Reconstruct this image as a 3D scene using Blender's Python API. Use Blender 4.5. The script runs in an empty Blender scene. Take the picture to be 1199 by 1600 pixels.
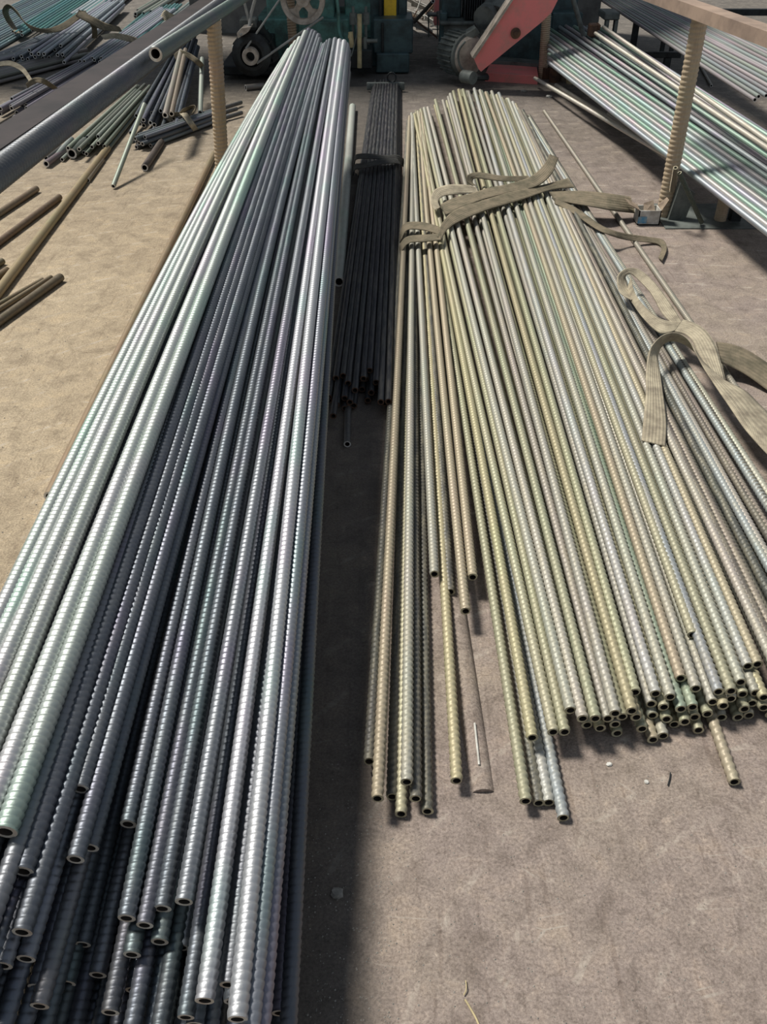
import bpy, math, random
import numpy as np
from mathutils import Vector, Matrix
random.seed(7)
R_ = random.Random(11)
scene = bpy.context.scene
COL = scene.collection

# ------------------------------------------------------------------ camera
FPX, CX, CY, CAMZ, PITCH = 1350.0, 599.5, 800.0, 1.75, math.radians(37.3)
cd = bpy.data.cameras.new('camera'); cam = bpy.data.objects.new('camera', cd); COL.objects.link(cam)
cd.sensor_fit = 'HORIZONTAL'; cd.sensor_width = 36; cd.lens = FPX * 36 / 1199
cd.clip_start = .02; cd.clip_end = 300
cam.location = (0, 0, CAMZ); cam.rotation_euler = (math.pi / 2 - PITCH, 0, 0)
scene.camera = cam

# ------------------------------------------------------------------ light
w = bpy.data.worlds.new('sky'); scene.world = w; w.use_nodes = True
nt = w.node_tree; nt.nodes.clear()
wo = nt.nodes.new('ShaderNodeOutputWorld'); wb = nt.nodes.new('ShaderNodeBackground')
tc = nt.nodes.new('ShaderNodeTexCoord'); sp = nt.nodes.new('ShaderNodeSeparateXYZ'); rmp = nt.nodes.new('ShaderNodeValToRGB')
nt.links.new(tc.outputs['Generated'], sp.inputs[0]); nt.links.new(sp.outputs['Z'], rmp.inputs[0])
rmp.color_ramp.elements[0].position = 0.0; rmp.color_ramp.elements[0].color = (.85, .93, 1.0, 1)
rmp.color_ramp.elements[1].position = 1.0; rmp.color_ramp.elements[1].color = (.42, .50, .62, 1)
nt.links.new(rmp.outputs[0], wb.inputs[0]); wb.inputs[1].default_value = 0.36
nt.links.new(wb.outputs[0], wo.inputs[0])
sd = bpy.data.lights.new('sun', 'SUN'); sun = bpy.data.objects.new('sun', sd); COL.objects.link(sun)
sd.energy = 4.3; sd.angle = math.radians(12); sd.color = (1.0, .95, .86)
sdir = Vector((-0.50, 0.30, 0.95)).normalized()         # towards the light
sun.rotation_euler = sdir.to_track_quat('Z', 'Y').to_euler(); sun.location = (-4, 3, 8)
scene.view_settings.view_transform = 'Standard'; scene.view_settings.look = 'None'
scene.view_settings.gamma = 1; scene.view_settings.use_curve_mapping = False
scene.view_settings.exposure = 0.0

# ------------------------------------------------------------------ helpers
FW = Vector((0, math.cos(PITCH), -math.sin(PITCH))); UP = Vector((0, math.sin(PITCH), math.cos(PITCH)))
O = Vector((0, 0, CAMZ))
def ray(x, y): return FW + Vector(((x - CX) / FPX, 0, 0)) + UP * ((CY - y) / FPX)
def P(x, y, z=0.0):
    d = ray(x, y); return O + d * ((z - CAMZ) / d.z)
def PS(x, y, a, b):                                       # onto the sloping top of a pile z = a + b (Y - 1)
    d = ray(x, y); t = (a - b - CAMZ) / (d.z - b * d.y); return O + d * t
def PY(x, y, Y):
    d = ray(x, y); return O + d * (Y / d.y)

def tag(o, label=None, cat=None, group=None, kind=None):
    if label: o['label'] = label
    if cat: o['category'] = cat
    if group: o['group'] = group
    if kind: o['kind'] = kind
    return o
def link(name, me, parent=None, color=None):
    o = bpy.data.objects.new(name, me); COL.objects.link(o)
    if parent: o.parent = parent
    if color: o.color = (*color, 1)
    return o
def empty(name, loc=(0, 0, 0)):
    o = bpy.data.objects.new(name, None); COL.objects.link(o); o.location = loc; o.empty_display_size = .1; return o
class MB:
    def __init__(s): s.v = []; s.f = []; s.m = []; s.sm = []
    def add(s, v, f, m=0, smooth=False):
        b = len(s.v); s.v += [tuple(x) for x in v]
        for q in f: s.f.append(tuple(b + i for i in q)); s.m.append(m); s.sm.append(smooth)
    def box(s, lo, hi, m=0, bev=0.0):
        x0, y0, z0 = lo; x1, y1, z1 = hi
        if bev <= 0:
            v = [(x0,y0,z0),(x1,y0,z0),(x1,y1,z0),(x0,y1,z0),(x0,y0,z1),(x1,y0,z1),(x1,y1,z1),(x0,y1,z1)]
            s.add(v, [(0,3,2,1),(4,5,6,7),(0,1,5,4),(1,2,6,5),(2,3,7,6),(3,0,4,7)], m); return
        b = bev; v = []
        for (z, k) in ((z0, b), (z0 + b, 0), (z1 - b, 0), (z1, b)):
            v += [(x0+k+b*(k==0), y0+k, z), (x1-k-b*(k==0), y0+k, z), (x1-k, y0+k+b*(k==0), z), (x1-k, y1-k-b*(k==0), z),
                  (x1-k-b*(k==0), y1-k, z), (x0+k+b*(k==0), y1-k, z), (x0+k, y1-k-b*(k==0), z), (x0+k, y0+k+b*(k==0), z)]
        f = []
        for r in range(3):
            for i in range(8):
                j = (i + 1) % 8; f.append((r*8+i, r*8+j, r*8+8+j, r*8+8+i))
        f.append(tuple(range(7, -1, -1))); f.append(tuple(range(24, 32)))
        s.add(v, f, m)
    def tube(s, a, b, r0, r1=None, n=12, m=0, caps=True, smooth=True):
        a, b = Vector(a), Vector(b); r1 = r0 if r1 is None else r1
        d = (b - a).normalized(); x = d.orthogonal().normalized(); y = d.cross(x)
        ring = lambda c, r: [c + (x * math.cos(2*math.pi*i/n) + y * math.sin(2*math.pi*i/n)) * r for i in range(n)]
        s.add(ring(a, r0) + ring(b, r1), [(i, (i+1) % n, n + (i+1) % n, n + i) for i in range(n)], m, smooth)
        if caps:
            s.add(ring(a, r0), [tuple(range(n-1, -1, -1))], m); s.add(ring(b, r1), [tuple(range(n))], m)
    def lathe(s, c, axis, prof, n=24, m=0, smooth=False):       # prof [(along, radius)]
        c = Vector(c); d = Vector(axis).normalized(); x = d.orthogonal().normalized(); y = d.cross(x); v = []
        for (h, r) in prof:
            v += [c + d * h + (x * math.cos(2*math.pi*i/n) + y * math.sin(2*math.pi*i/n)) * max(r, 1e-4) for i in range(n)]
        f = [(k*n+i, k*n+(i+1) % n, k*n+n+(i+1) % n, k*n+n+i) for k in range(len(prof)-1) for i in range(n)]
        s.add(v, f, m, smooth)
    def prism(s, pts, off, m=0):                                # polygon extruded by a vector
        pts = [Vector(p) for p in pts]; off = Vector(off); n = len(pts)
        s.add(pts + [p + off for p in pts], [tuple(range(n)), tuple(range(2*n-1, n-1, -1))] + [((i+1) % n, i, n+i, n+(i+1) % n) for i in range(n)], m)
    def poly(s, pts, r, n=8, m=0):
        pts = catmull([Vector(p) for p in pts], 5) if len(pts) > 2 else [Vector(p) for p in pts]
        for a, b in zip(pts, pts[1:]): s.tube(a, b, r, n=n, m=m, caps=True)
    def build(s, name, mats, parent=None, color=None):
        me = bpy.data.meshes.new(name); me.from_pydata(s.v, [], s.f)
        for mt in (mats if isinstance(mats, (list, tuple)) else [mats]): me.materials.append(mt)
        me.polygons.foreach_set('material_index', s.m); me.polygons.foreach_set('use_smooth', s.sm); me.update()
        return link(name, me, parent, color)
def catmull(p, n):
    out = []; k = len(p)
    for i in range(k - 1):
        a, b, c, d = p[max(i-1, 0)], p[i], p[i+1], p[min(i+2, k-1)]
        for j in range(n):
            t = j / n
            out.append(((b*2) + (c-a)*t + (a*2-b*5+c*4-d)*t*t + (b*3-a-c*3+d)*t**3) * .5)
    out.append(p[-1]); return out

# ------------------------------------------------------------------ materials
def mat(name):
    m = bpy.data.materials.new(name); m.use_nodes = True; n = m.node_tree
    return m, n, n.nodes['Principled BSDF']
def nd(n, t, **k):
    x = n.nodes.new(t)
    for a, b in k.items():
        if a.startswith('i_'): x.inputs[a[2:].replace('_', ' ')].default_value = b
        else: setattr(x, a, b)
    return x
def ramp(n, src, stops):
    r = n.nodes.new('ShaderNodeValToRGB'); e = r.color_ramp.elements
    while len(e) < len(stops): e.new(.5)
    for i, (p, c) in enumerate(stops): e[i].position = p; e[i].color = (*c, 1) if len(c) == 3 else c
    n.links.new(src, r.inputs[0]); return r
def mix(n, a, b, f, mode='MIX'):
    x = n.nodes.new('ShaderNodeMix'); x.data_type = 'RGBA'; x.blend_type = mode
    for s, v in ((x.inputs['Factor'], f), (x.inputs['A'], a), (x.inputs['B'], b)):
        if hasattr(v, 'is_output') or hasattr(v, 'links'): n.links.new(v, s)
        else: s.default_value = v if not isinstance(v, tuple) or len(v) == 4 else (*v, 1)
    return x.outputs['Result']
def objvec(n, scale=(1, 1, 1)):
    t = nd(n, 'ShaderNodeTexCoord'); oi = nd(n, 'ShaderNodeObjectInfo')
    mp = nd(n, 'ShaderNodeMapping'); mp.inputs['Scale'].default_value = scale
    ml = nd(n, 'ShaderNodeMath', operation='MULTIPLY'); ml.inputs[1].default_value = 57.0
    n.links.new(oi.outputs['Random'], ml.inputs[0]); n.links.new(t.outputs['Object'], mp.inputs['Vector'])
    n.links.new(ml.outputs[0], mp.inputs['Location']); return mp.outputs[0], oi
def steel(name, metal, rough, tint=.5, dust=(.4, .35, .25), dustamt=.3, bump=.15):
    m, n, b = mat(name)
    v, oi = objvec(n, (1, 1, 1)); v2, _ = objvec(n, (25, 25, 3.0))
    no = nd(n, 'ShaderNodeTexNoise', i_Scale=2.2, i_Detail=2.0); n.links.new(v, no.inputs['Vector'])
    hue = ramp(n, no.outputs['Fac'], [(.32, (.78, 1.08, .95)), (.45, (1, 1, 1)), (.55, (1, 1, 1)), (.68, (1.1, .88, 1.08))])
    c = mix(n, oi.outputs['Color'], hue.outputs[0], tint, 'MULTIPLY')
    n2 = nd(n, 'ShaderNodeTexNoise', i_Scale=3.0, i_Detail=6.0, i_Roughness=.65); n.links.new(v2, n2.inputs['Vector'])
    k = ramp(n, n2.outputs['Fac'], [(.42, (0, 0, 0)), (.66, (dustamt,) * 3)])
    c = mix(n, c, dust, k.outputs[0])
    n.links.new(c, b.inputs['Base Color'])
    b.inputs['Metallic'].default_value = metal
    rr = nd(n, 'ShaderNodeMapRange'); rr.inputs['To Min'].default_value = rough - .1; rr.inputs['To Max'].default_value = rough + .15
    n.links.new(n2.outputs['Fac'], rr.inputs[0]); n.links.new(rr.outputs[0], b.inputs['Roughness'])
    n3 = nd(n, 'ShaderNodeTexNoise', i_Scale=220.0, i_Detail=3.0)
    t = nd(n, 'ShaderNodeTexCoord'); n.links.new(t.outputs['Object'], n3.inputs['Vector'])
    bp = nd(n, 'ShaderNodeBump', i_Strength=bump, i_Distance=.002); n.links.new(n3.outputs['Fac'], bp.inputs['Height'])
    n.links.new(bp.outputs[0], b.inputs['Normal'])
    return m
M_BLUE = steel('blued steel', .75, .46, .6, (.35, .35, .32), .15)
M_OLIVE = steel('dusty olive steel', .25, .5, .18, (.42, .38, .27), .45, .3)
M_RAILP = steel('dark rail pipe steel', .6, .42, .5, (.3, .28, .25), .2)
M_TUBE = steel('plain tube steel', .45, .52, .3, (.3, .28, .24), .25)
M_POST = steel('tan coated steel', .15, .55, .35, (.30, .22, .15), .35)
def plain(name, col, rough=.6, metal=0.0, col2=None, scale=8.0, bump=.2, det=6.0, thr=(.4, .62)):
    m, n, b = mat(name); v, oi = objvec(n)
    no = nd(n, 'ShaderNodeTexNoise', i_Scale=scale, i_Detail=det, i_Roughness=.65); n.links.new(v, no.inputs['Vector'])
    c2 = col2 or tuple(x * .6 for x in col)
    r = ramp(n, no.outputs['Fac'], [(thr[0], col), (thr[1], c2)])
    n.links.new(r.outputs[0], b.inputs['Base Color']); b.inputs['Roughness'].default_value = rough; b.inputs['Metallic'].default_value = metal
    bp = nd(n, 'ShaderNodeBump', i_Strength=bump, i_Distance=.004); n.links.new(no.outputs['Fac'], bp.inputs['Height']); n.links.new(bp.outputs[0], b.inputs['Normal'])
    return m
M_RIM = plain('cut steel edge', (.82, .76, .66), .5, .1, (.6, .5, .4), 30)
M_RIM2 = plain('dusty cut edge', (.52, .49, .34), .6, .1, (.30, .27, .18), 30)
M_BORE = plain('dark rusty bore', (.06, .045, .035), .8, 0, (.03, .025, .02), 20)
M_GREEN = plain('chipped green paint', (.11, .27, .24), .55, .1, (.06, .11, .10), 9)
M_TEAL = plain('dark teal machine paint', (.06, .11, .12), .5, .1, (.03, .05, .055), 7)
M_DARK = plain('oily black iron', (.035, .042, .045), .5, .4, (.015, .016, .018), 9)
M_GREY = plain('grey machine paint', (.16, .18, .17), .6, .1, (.07, .08, .075), 7)
M_RED = plain('faded red paint', (.85, .24, .23), .6, 0, (.55, .26, .22), 6, .3, 8, (.45, .72))
M_YELLOW = plain('yellow paint', (.85, .55, .03), .5, 0, (.55, .33, .03), 20, thr=(.5, .75))
M_CREAM = plain('cream flywheel paint', (.50, .44, .38), .55, 0, (.28, .24, .2), 12)
M_RUST = plain('rusty brown iron', (.16, .085, .05), .8, .1, (.07, .04, .03), 14)
M_WHITE = plain('dirty white', (.7, .7, .66), .7, 0, (.4, .38, .34), 15)
M_CARD = plain('worn cardboard', (.38, .30, .22), .8, 0, (.2, .15, .11), 15)
M_BLUEP = plain('blue printed panel', (.08, .30, .50), .6, 0, (.3, .4, .45), 40)
M_STONE = plain('broken concrete', (.33, .31, .28), .9, 0, (.2, .19, .17), 30)
M_STRAW = plain('dry straw', (.62, .52, .30), .8)
M_BELT = plain('pale drive belt', (.36, .36, .34), .7)
M_RAILT = plain('dusty tan beam paint', (.42, .31, .24), .65, .1, (.27, .2, .16), 5)
M_RAILD = plain('dark channel steel', (.058, .046, .045), .5, .2, (.035, .03, .03), 5)
M_GROUND = plain('dusty floor coloured crust', (.25, .20, .17), .9, 0, (.16, .13, .11), 12)

def strap_mat(name, c1, c2):
    m, n, b = mat(name)
    uv = nd(n, 'ShaderNodeUVMap'); sep = nd(n, 'ShaderNodeSeparateXYZ'); n.links.new(uv.outputs[0], sep.inputs[0])
    a = nd(n, 'ShaderNodeMath', operation='MULTIPLY'); a.inputs[1].default_value = 2 * math.pi * 7; n.links.new(sep.outputs['Y'], a.inputs[0])
    s = nd(n, 'ShaderNodeMath', operation='SINE'); n.links.new(a.outputs[0], s.inputs[0])
    t = nd(n, 'ShaderNodeTexCoord')
    no = nd(n, 'ShaderNodeTexNoise', i_Scale=14.0, i_Detail=6.0, i_Roughness=.7); n.links.new(t.outputs['Object'], no.inputs['Vector'])
    r = ramp(n, no.outputs['Fac'], [(.38, c1), (.64, c2)])
    mr = nd(n, 'ShaderNodeMapRange'); mr.inputs['From Min'].default_value = -1; mr.inputs['To Min'].default_value = .82; mr.inputs['To Max'].default_value = 1.0
    n.links.new(s.outputs[0], mr.inputs[0])
    hs = nd(n, 'ShaderNodeHueSaturation'); n.links.new(r.outputs[0], hs.inputs['Color']); n.links.new(mr.outputs[0], hs.inputs['Value'])
    n.links.new(hs.outputs[0], b.inputs['Base Color']); b.inputs['Roughness'].default_value = .85
    wv = nd(n, 'ShaderNodeMath', operation='MULTIPLY'); wv.inputs[1].default_value = 2 * math.pi * 140; n.links.new(sep.outputs['X'], wv.inputs[0])
    s2 = nd(n, 'ShaderNodeMath', operation='SINE'); n.links.new(wv.outputs[0], s2.inputs[0])
    ad = nd(n, 'ShaderNodeMath', operation='MULTIPLY_ADD'); ad.inputs[1].default_value = .3; n.links.new(s2.outputs[0], ad.inputs[0]); n.links.new(s.outputs[0], ad.inputs[2])
    bp = nd(n, 'ShaderNodeBump', i_Strength=.4, i_Distance=.002); n.links.new(ad.outputs[0], bp.inputs['Height']); n.links.new(bp.outputs[0], b.inputs['Normal'])
    return m
M_STRAP = strap_mat('dirty webbing', (.25, .205, .14), (.13, .115, .075))
M_STRAPL = strap_mat('pale webbing', (.50, .44, .32), (.27, .23, .17))
M_STRAPD = strap_mat('dark webbing', (.06, .06, .055), (.03, .03, .03))

# floor
m, n, b = mat('concrete floor'); M_FLOOR = m
t = nd(n, 'ShaderNodeTexCoord'); sx = nd(n, 'ShaderNodeSeparateXYZ'); n.links.new(t.outputs['Object'], sx.inputs[0])
nl = nd(n, 'ShaderNodeTexNoise', i_Scale=.9, i_Detail=5.0, i_Roughness=.6); n.links.new(t.outputs['Object'], nl.inputs['Vector'])
nm = nd(n, 'ShaderNodeTexNoise', i_Scale=9.0, i_Detail=8.0, i_Roughness=.72, i_Distortion=.6); n.links.new(t.outputs['Object'], nm.inputs['Vector'])
nf = nd(n, 'ShaderNodeTexNoise', i_Scale=150.0, i_Detail=6.0, i_Roughness=.75); n.links.new(t.outputs['Object'], nf.inputs['Vector'])
mp = nd(n, 'ShaderNodeMapping'); mp.inputs['Rotation'].default_value = (0, 0, .9); mp.inputs['Scale'].default_value = (60, 4, 1); n.links.new(t.outputs['Object'], mp.inputs['Vector'])
ns = nd(n, 'ShaderNodeTexNoise', i_Scale=1.0, i_Detail=4.0); n.links.new(mp.outputs[0], ns.inputs['Vector'])
side = nd(n, 'ShaderNodeMapRange'); side.inputs['From Min'].default_value = -.9; side.inputs['From Max'].default_value = .1; n.links.new(sx.outputs['X'], side.inputs[0])
tan = ramp(n, nl.outputs['Fac'], [(.35, (.34, .27, .185)), (.65, (.43, .35, .245))])
gry = ramp(n, nl.outputs['Fac'], [(.35, (.235, .19, .16)), (.5, (.275, .225, .20)), (.65, (.30, .25, .205))])
c = mix(n, tan.outputs[0], gry.outputs[0], side.outputs[0])
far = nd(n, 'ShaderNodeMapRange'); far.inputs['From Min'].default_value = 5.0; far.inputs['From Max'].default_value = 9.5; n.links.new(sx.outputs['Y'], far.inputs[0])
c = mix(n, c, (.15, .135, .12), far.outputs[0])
r1 = ramp(n, nm.outputs['Fac'], [(.3, (.62, .60, .58)), (.5, (1, 1, 1)), (.7, (1.25, 1.22, 1.15))]); c = mix(n, c, r1.outputs[0], 1.0, 'MULTIPLY')
r2 = ramp(n, nf.outputs['Fac'], [(.36, (.62, .60, .58)), (.5, (1, 1, 1)), (.64, (1.4, 1.4, 1.38))]); c = mix(n, c, r2.outputs[0], .9, 'MULTIPLY')
r3 = ramp(n, ns.outputs['Fac'], [(.30, (.75, .72, .70)), (.42, (1, 1, 1)), (.62, (1, 1, 1)), (.74, (1.2, 1.2, 1.2))]); c = mix(n, c, r3.outputs[0], .7, 'MULTIPLY')
# drag marks: arcs of pale scratches broken up by noise, hairline scratches, and the oil stain band that also paints in the left pile's shade
mpa = nd(n, 'ShaderNodeMapping'); mpa.inputs['Location'].default_value = (-1.15, -.35, 0); n.links.new(t.outputs['Object'], mpa.inputs['Vector'])
wr = nd(n, 'ShaderNodeTexWave', wave_type='RINGS', i_Scale=2.3, i_Distortion=1.2, i_Detail=2.0); wr.rings_direction = 'Z'; n.links.new(mpa.outputs[0], wr.inputs['Vector'])
wa = ramp(n, wr.outputs['Fac'], [(.955, (0, 0, 0)), (.99, (1, 1, 1))]); wm = ramp(n, nm.outputs['Fac'], [(.50, (0, 0, 0)), (.62, (.55, .55, .55))])
c = mix(n, c, (.50, .45, .39), mix(n, wa.outputs[0], wm.outputs[0], 1.0, 'MULTIPLY'))
vo = nd(n, 'ShaderNodeTexVoronoi', feature='DISTANCE_TO_EDGE', i_Scale=3.1); vd = nd(n, 'ShaderNodeMapping'); vd.inputs['Rotation'].default_value = (0, 0, .5); vd.inputs['Scale'].default_value = (1, 2.7, 1)
n.links.new(t.outputs['Object'], vd.inputs['Vector']); n.links.new(vd.outputs[0], vo.inputs['Vector'])
va = ramp(n, vo.outputs['Distance'], [(.004, (1, 1, 1)), (.012, (0, 0, 0))]); c = mix(n, c, (.45, .41, .36), mix(n, va.outputs[0], wm.outputs[0], 1.0, 'MULTIPLY'))
nsp = nd(n, 'ShaderNodeTexNoise', i_Scale=38.0, i_Detail=8.0, i_Roughness=.8, i_Distortion=1.0); n.links.new(t.outputs['Object'], nsp.inputs['Vector'])
r4 = ramp(n, nsp.outputs['Fac'], [(.36, (.60, .58, .56)), (.47, (1, 1, 1)), (.56, (1, 1, 1)), (.68, (1.5, 1.48, 1.42))]); c = mix(n, c, r4.outputs[0], .75, 'MULTIPLY')
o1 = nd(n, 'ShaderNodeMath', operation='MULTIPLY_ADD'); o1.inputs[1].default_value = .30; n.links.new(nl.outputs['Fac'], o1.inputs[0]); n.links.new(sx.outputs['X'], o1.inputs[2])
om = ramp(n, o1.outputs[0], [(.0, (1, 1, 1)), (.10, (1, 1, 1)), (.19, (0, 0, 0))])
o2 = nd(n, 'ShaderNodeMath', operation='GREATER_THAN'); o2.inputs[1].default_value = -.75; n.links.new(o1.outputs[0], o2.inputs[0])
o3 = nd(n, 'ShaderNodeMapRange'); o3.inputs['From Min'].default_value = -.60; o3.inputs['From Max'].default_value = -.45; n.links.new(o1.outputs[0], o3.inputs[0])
oil_shade = mix(n, om.outputs[0], o3.outputs[0], 1.0, 'MULTIPLY')
ol = nd(n, 'ShaderNodeMath', operation='MULTIPLY'); ol.inputs[1].default_value = .62; n.links.new(oil_shade, ol.inputs[0])
c = mix(n, c, (.035, .035, .035), ol.outputs[0])  # darkens the floor colour to deepen the pile's shadow, stain only in part
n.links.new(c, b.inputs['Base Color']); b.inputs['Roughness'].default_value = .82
ad = nd(n, 'ShaderNodeMath', operation='MULTIPLY_ADD'); ad.inputs[1].default_value = .35; n.links.new(nf.outputs['Fac'], ad.inputs[0]); n.links.new(nm.outputs['Fac'], ad.inputs[2])
bp = nd(n, 'ShaderNodeBump', i_Strength=.5, i_Distance=.007); n.links.new(ad.outputs[0], bp.inputs['Height']); n.links.new(bp.outputs[0], b.inputs['Normal'])
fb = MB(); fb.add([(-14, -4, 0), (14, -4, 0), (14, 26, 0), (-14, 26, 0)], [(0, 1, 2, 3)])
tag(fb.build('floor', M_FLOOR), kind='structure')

# unseen roof slab added to shade the machines; the shed's back wall has a wide opening onto the yard
M_WALL = plain('sooty wall', (.2, .2, .19), .9, 0, (.1, .1, .1), 3)
cb = MB(); cb.box((-9, 10.0, 4.5), (9, 12.2, 4.6)); tag(cb.build('added_shade_roof', M_WALL), kind='structure')
xl, xr = PY(636, 40, 12).x, PY(694, 40, 12).x
for a0, a1 in ((PY(300, 40, 12).x, xl), (xr, PY(935, 40, 12).x)):
    cb = MB(); cb.box((a0, 12.0, 0), (a1, 12.15, 4.5)); tag(cb.build('wall_back', M_WALL), kind='structure')
# ------------------------------------------------------------------ pipes
def pipe_mesh(name, R, L, pitch, depth, sides, rpp, bend, mats, inner=.62, sharp=1.0):
    nr = int(L / pitch * rpp) + 1 if depth > 0 else (26 if bend else 2)
    z = np.linspace(0, L, nr); th = np.linspace(0, 2*np.pi, sides, endpoint=False)
    Z, T = np.meshgrid(z, th, indexing='ij')
    wv = .5 + .5 * np.cos(2*np.pi*Z/pitch - T) if depth > 0 else np.ones_like(Z)
    if sharp < 0:                                           # cups: a slow swell, then a short step down
        ph = (Z / pitch - T / (2*np.pi)) % 1.0
        wv = np.where(ph < .72, np.sin(ph / .72 * np.pi / 2) ** .8, np.cos((ph - .72) / .28 * np.pi / 2) ** 1.2)
        rad = R * (1 - depth * (1 - wv))
    else: rad = R * (1 - depth * (1 - wv) ** sharp)
    cx = bend * 4 * (Z/L) * (1 - Z/L)
    V = np.stack([cx + rad*np.cos(T), rad*np.sin(T), Z], -1).reshape(-1, 3)
    i = np.arange(nr-1)[:, None]*sides; j = np.arange(sides)[None, :]; j2 = (j+1) % sides
    F = np.stack([i+j, i+j2, i+sides+j2, i+sides+j], -1).reshape(-1, 4)
    vs = [V]; fs = [F]; mi = [np.zeros(len(F), int)]; base = len(V)
    for (zz, s, row) in ((0, 1, 0), (L, -1, nr-1)):
        ro = np.stack([rad[row]*np.cos(th), rad[row]*np.sin(th), np.full(sides, zz)], -1)
        rings = [ro] + [np.stack([R*k*np.cos(th), R*k*np.sin(th), np.full(sides, zz + s*dz)], -1) for k, dz in ((inner, 0), (inner, 0), (inner, R*5))]
        rings[0] = ro
        for q, r in enumerate(rings): vs.append(r)
        a = base
        def quads(x, y): 
            jj = np.arange(sides); kk = (jj+1) % sides
            return np.stack([x+kk, x+jj, y+jj, y+kk], -1) if s > 0 else np.stack([x+jj, x+kk, y+kk, y+jj], -1)
        fs.append(quads(a, a+sides)); mi.append(np.full(sides, 1))
        fs.append(quads(a+2*sides, a+3*sides)); mi.append(np.full(sides, 2))
        base += 4*sides
    V = np.concatenate(vs); F = np.concatenate(fs); mi = np.concatenate(mi)
    me = bpy.data.meshes.new(name)
    me.vertices.add(len(V)); me.vertices.foreach_set('co', V.ravel())
    me.loops.add(F.size); me.loops.foreach_set('vertex_index', F.ravel().astype(np.int32))
    me.polygons.add(len(F)); me.polygons.foreach_set('loop_start', np.arange(0, F.size, 4, dtype=np.int32))
    me.polygons.foreach_set('loop_total', np.full(len(F), 4, dtype=np.int32))
    for x in mats: me.materials.append(x)
    me.polygons.foreach_set('material_index', mi.astype(np.int32))
    me.polygons.foreach_set('use_smooth', (mi != 1))
    me.update(calc_edges=True); me.validate(); return me
BENDS = (0.0, .012, .035, .07)
LS = 6.0
BLUE = [pipe_mesh('blued_pipe', 1*.017, LS, .0172, .12, 14, 7, bd, [M_BLUE, M_RIM, M_BORE], .60, -1) for bd in BENDS]
OLIVE = [pipe_mesh('olive_pipe', 1*.015, LS, .0185, .18, 12, 6, bd, [M_OLIVE, M_RIM2, M_BORE], .62, 1.2) for bd in BENDS[:3]]
M_RIMW = plain('bright sawn edge', (.80, .80, .78), .5, .1, (.6, .58, .55), 30)
PLAINT = [pipe_mesh('plain_tube', 1*.0125, LS, 1, 0, 10, 1, bd, [M_TUBE, M_RIMW, M_BORE], .66) for bd in (0.0, .03)]
BIGT = pipe_mesh('coarse_pipe',   .045, LS, .0270, .17, 20, 6, 0.0, [M_RAILP, M_RIM, M_BORE], .6, .8)
def place(name, meshes, bends, A, B, color, rad_scale=1.0, bendv=None, label=None, cat='pipe', group=None):
    A, B = Vector(A), Vector(B); d = B - A; L = d.length; zx = d.normalized()
    k = 0; xv = None
    if bendv is not None:
        bm = (bendv - zx * bendv.dot(zx)); mag = bm.length
        k = min(range(len(bends)), key=lambda i: abs(bends[i]*rad_scale - mag))
        if mag > 1e-5: xv = bm.normalized()
    if xv is None:
        o_ = zx.orthogonal().normalized(); a = R_.uniform(0, 6.28); xv = o_ * math.cos(a) + zx.cross(o_) * math.sin(a)
    yv = zx.cross(xv).normalized(); xv = yv.cross(zx)
    s = rad_scale; Mx = Matrix((xv * s, yv * s, zx * (L / LS))).transposed().to_4x4(); Mx.translation = A
    ob = link(name, meshes[k], None, color); ob.matrix_world = Mx
    tag(ob, label, cat, group); return ob
ORD = 'first second third fourth fifth sixth seventh eighth ninth tenth eleventh twelfth thirteenth fourteenth fifteenth sixteenth seventeenth eighteenth nineteenth twentieth'.split()
TENS = {2: 'twenty', 3: 'thirty', 4: 'forty', 5: 'fifty', 6: 'sixty', 7: 'seventy'}; TENTH = {2: 'twentieth', 3: 'thirtieth', 4: 'fortieth', 5: 'fiftieth', 6: 'sixtieth', 7: 'seventieth'}
def nth(i):                                                # i from 0
    if i < 20: return ORD[i]
    k = i + 1; return TENTH[k // 10] if k % 10 == 0 else TENS[k // 10] + '-' + ORD[k % 10 - 1]
def lerp_tab(tab, x):
    if x <= tab[0][0]: a, b = tab[0], tab[1]
    elif x >= tab[-1][0]: a, b = tab[-2], tab[-1]
    else: a, b = next((p, q) for p, q in zip(tab, tab[1:]) if p[0] <= x <= q[0])
    u = (x - a[0]) / (b[0] - a[0]); return [p + (q - p) * u for p, q in zip(a[1:], b[1:])]
def jit(c, a=.06):
    k = 1 + R_.uniform(-a, a) * 2; return tuple(max(.005, v * k * (1 + R_.uniform(-a, a) * .35)) for v in c)

PALE = (.44, .48, .465); DIM = (.125, .14, .165); MIDC = (.24, .26, .29); BRT = (.50, .52, .55)
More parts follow.
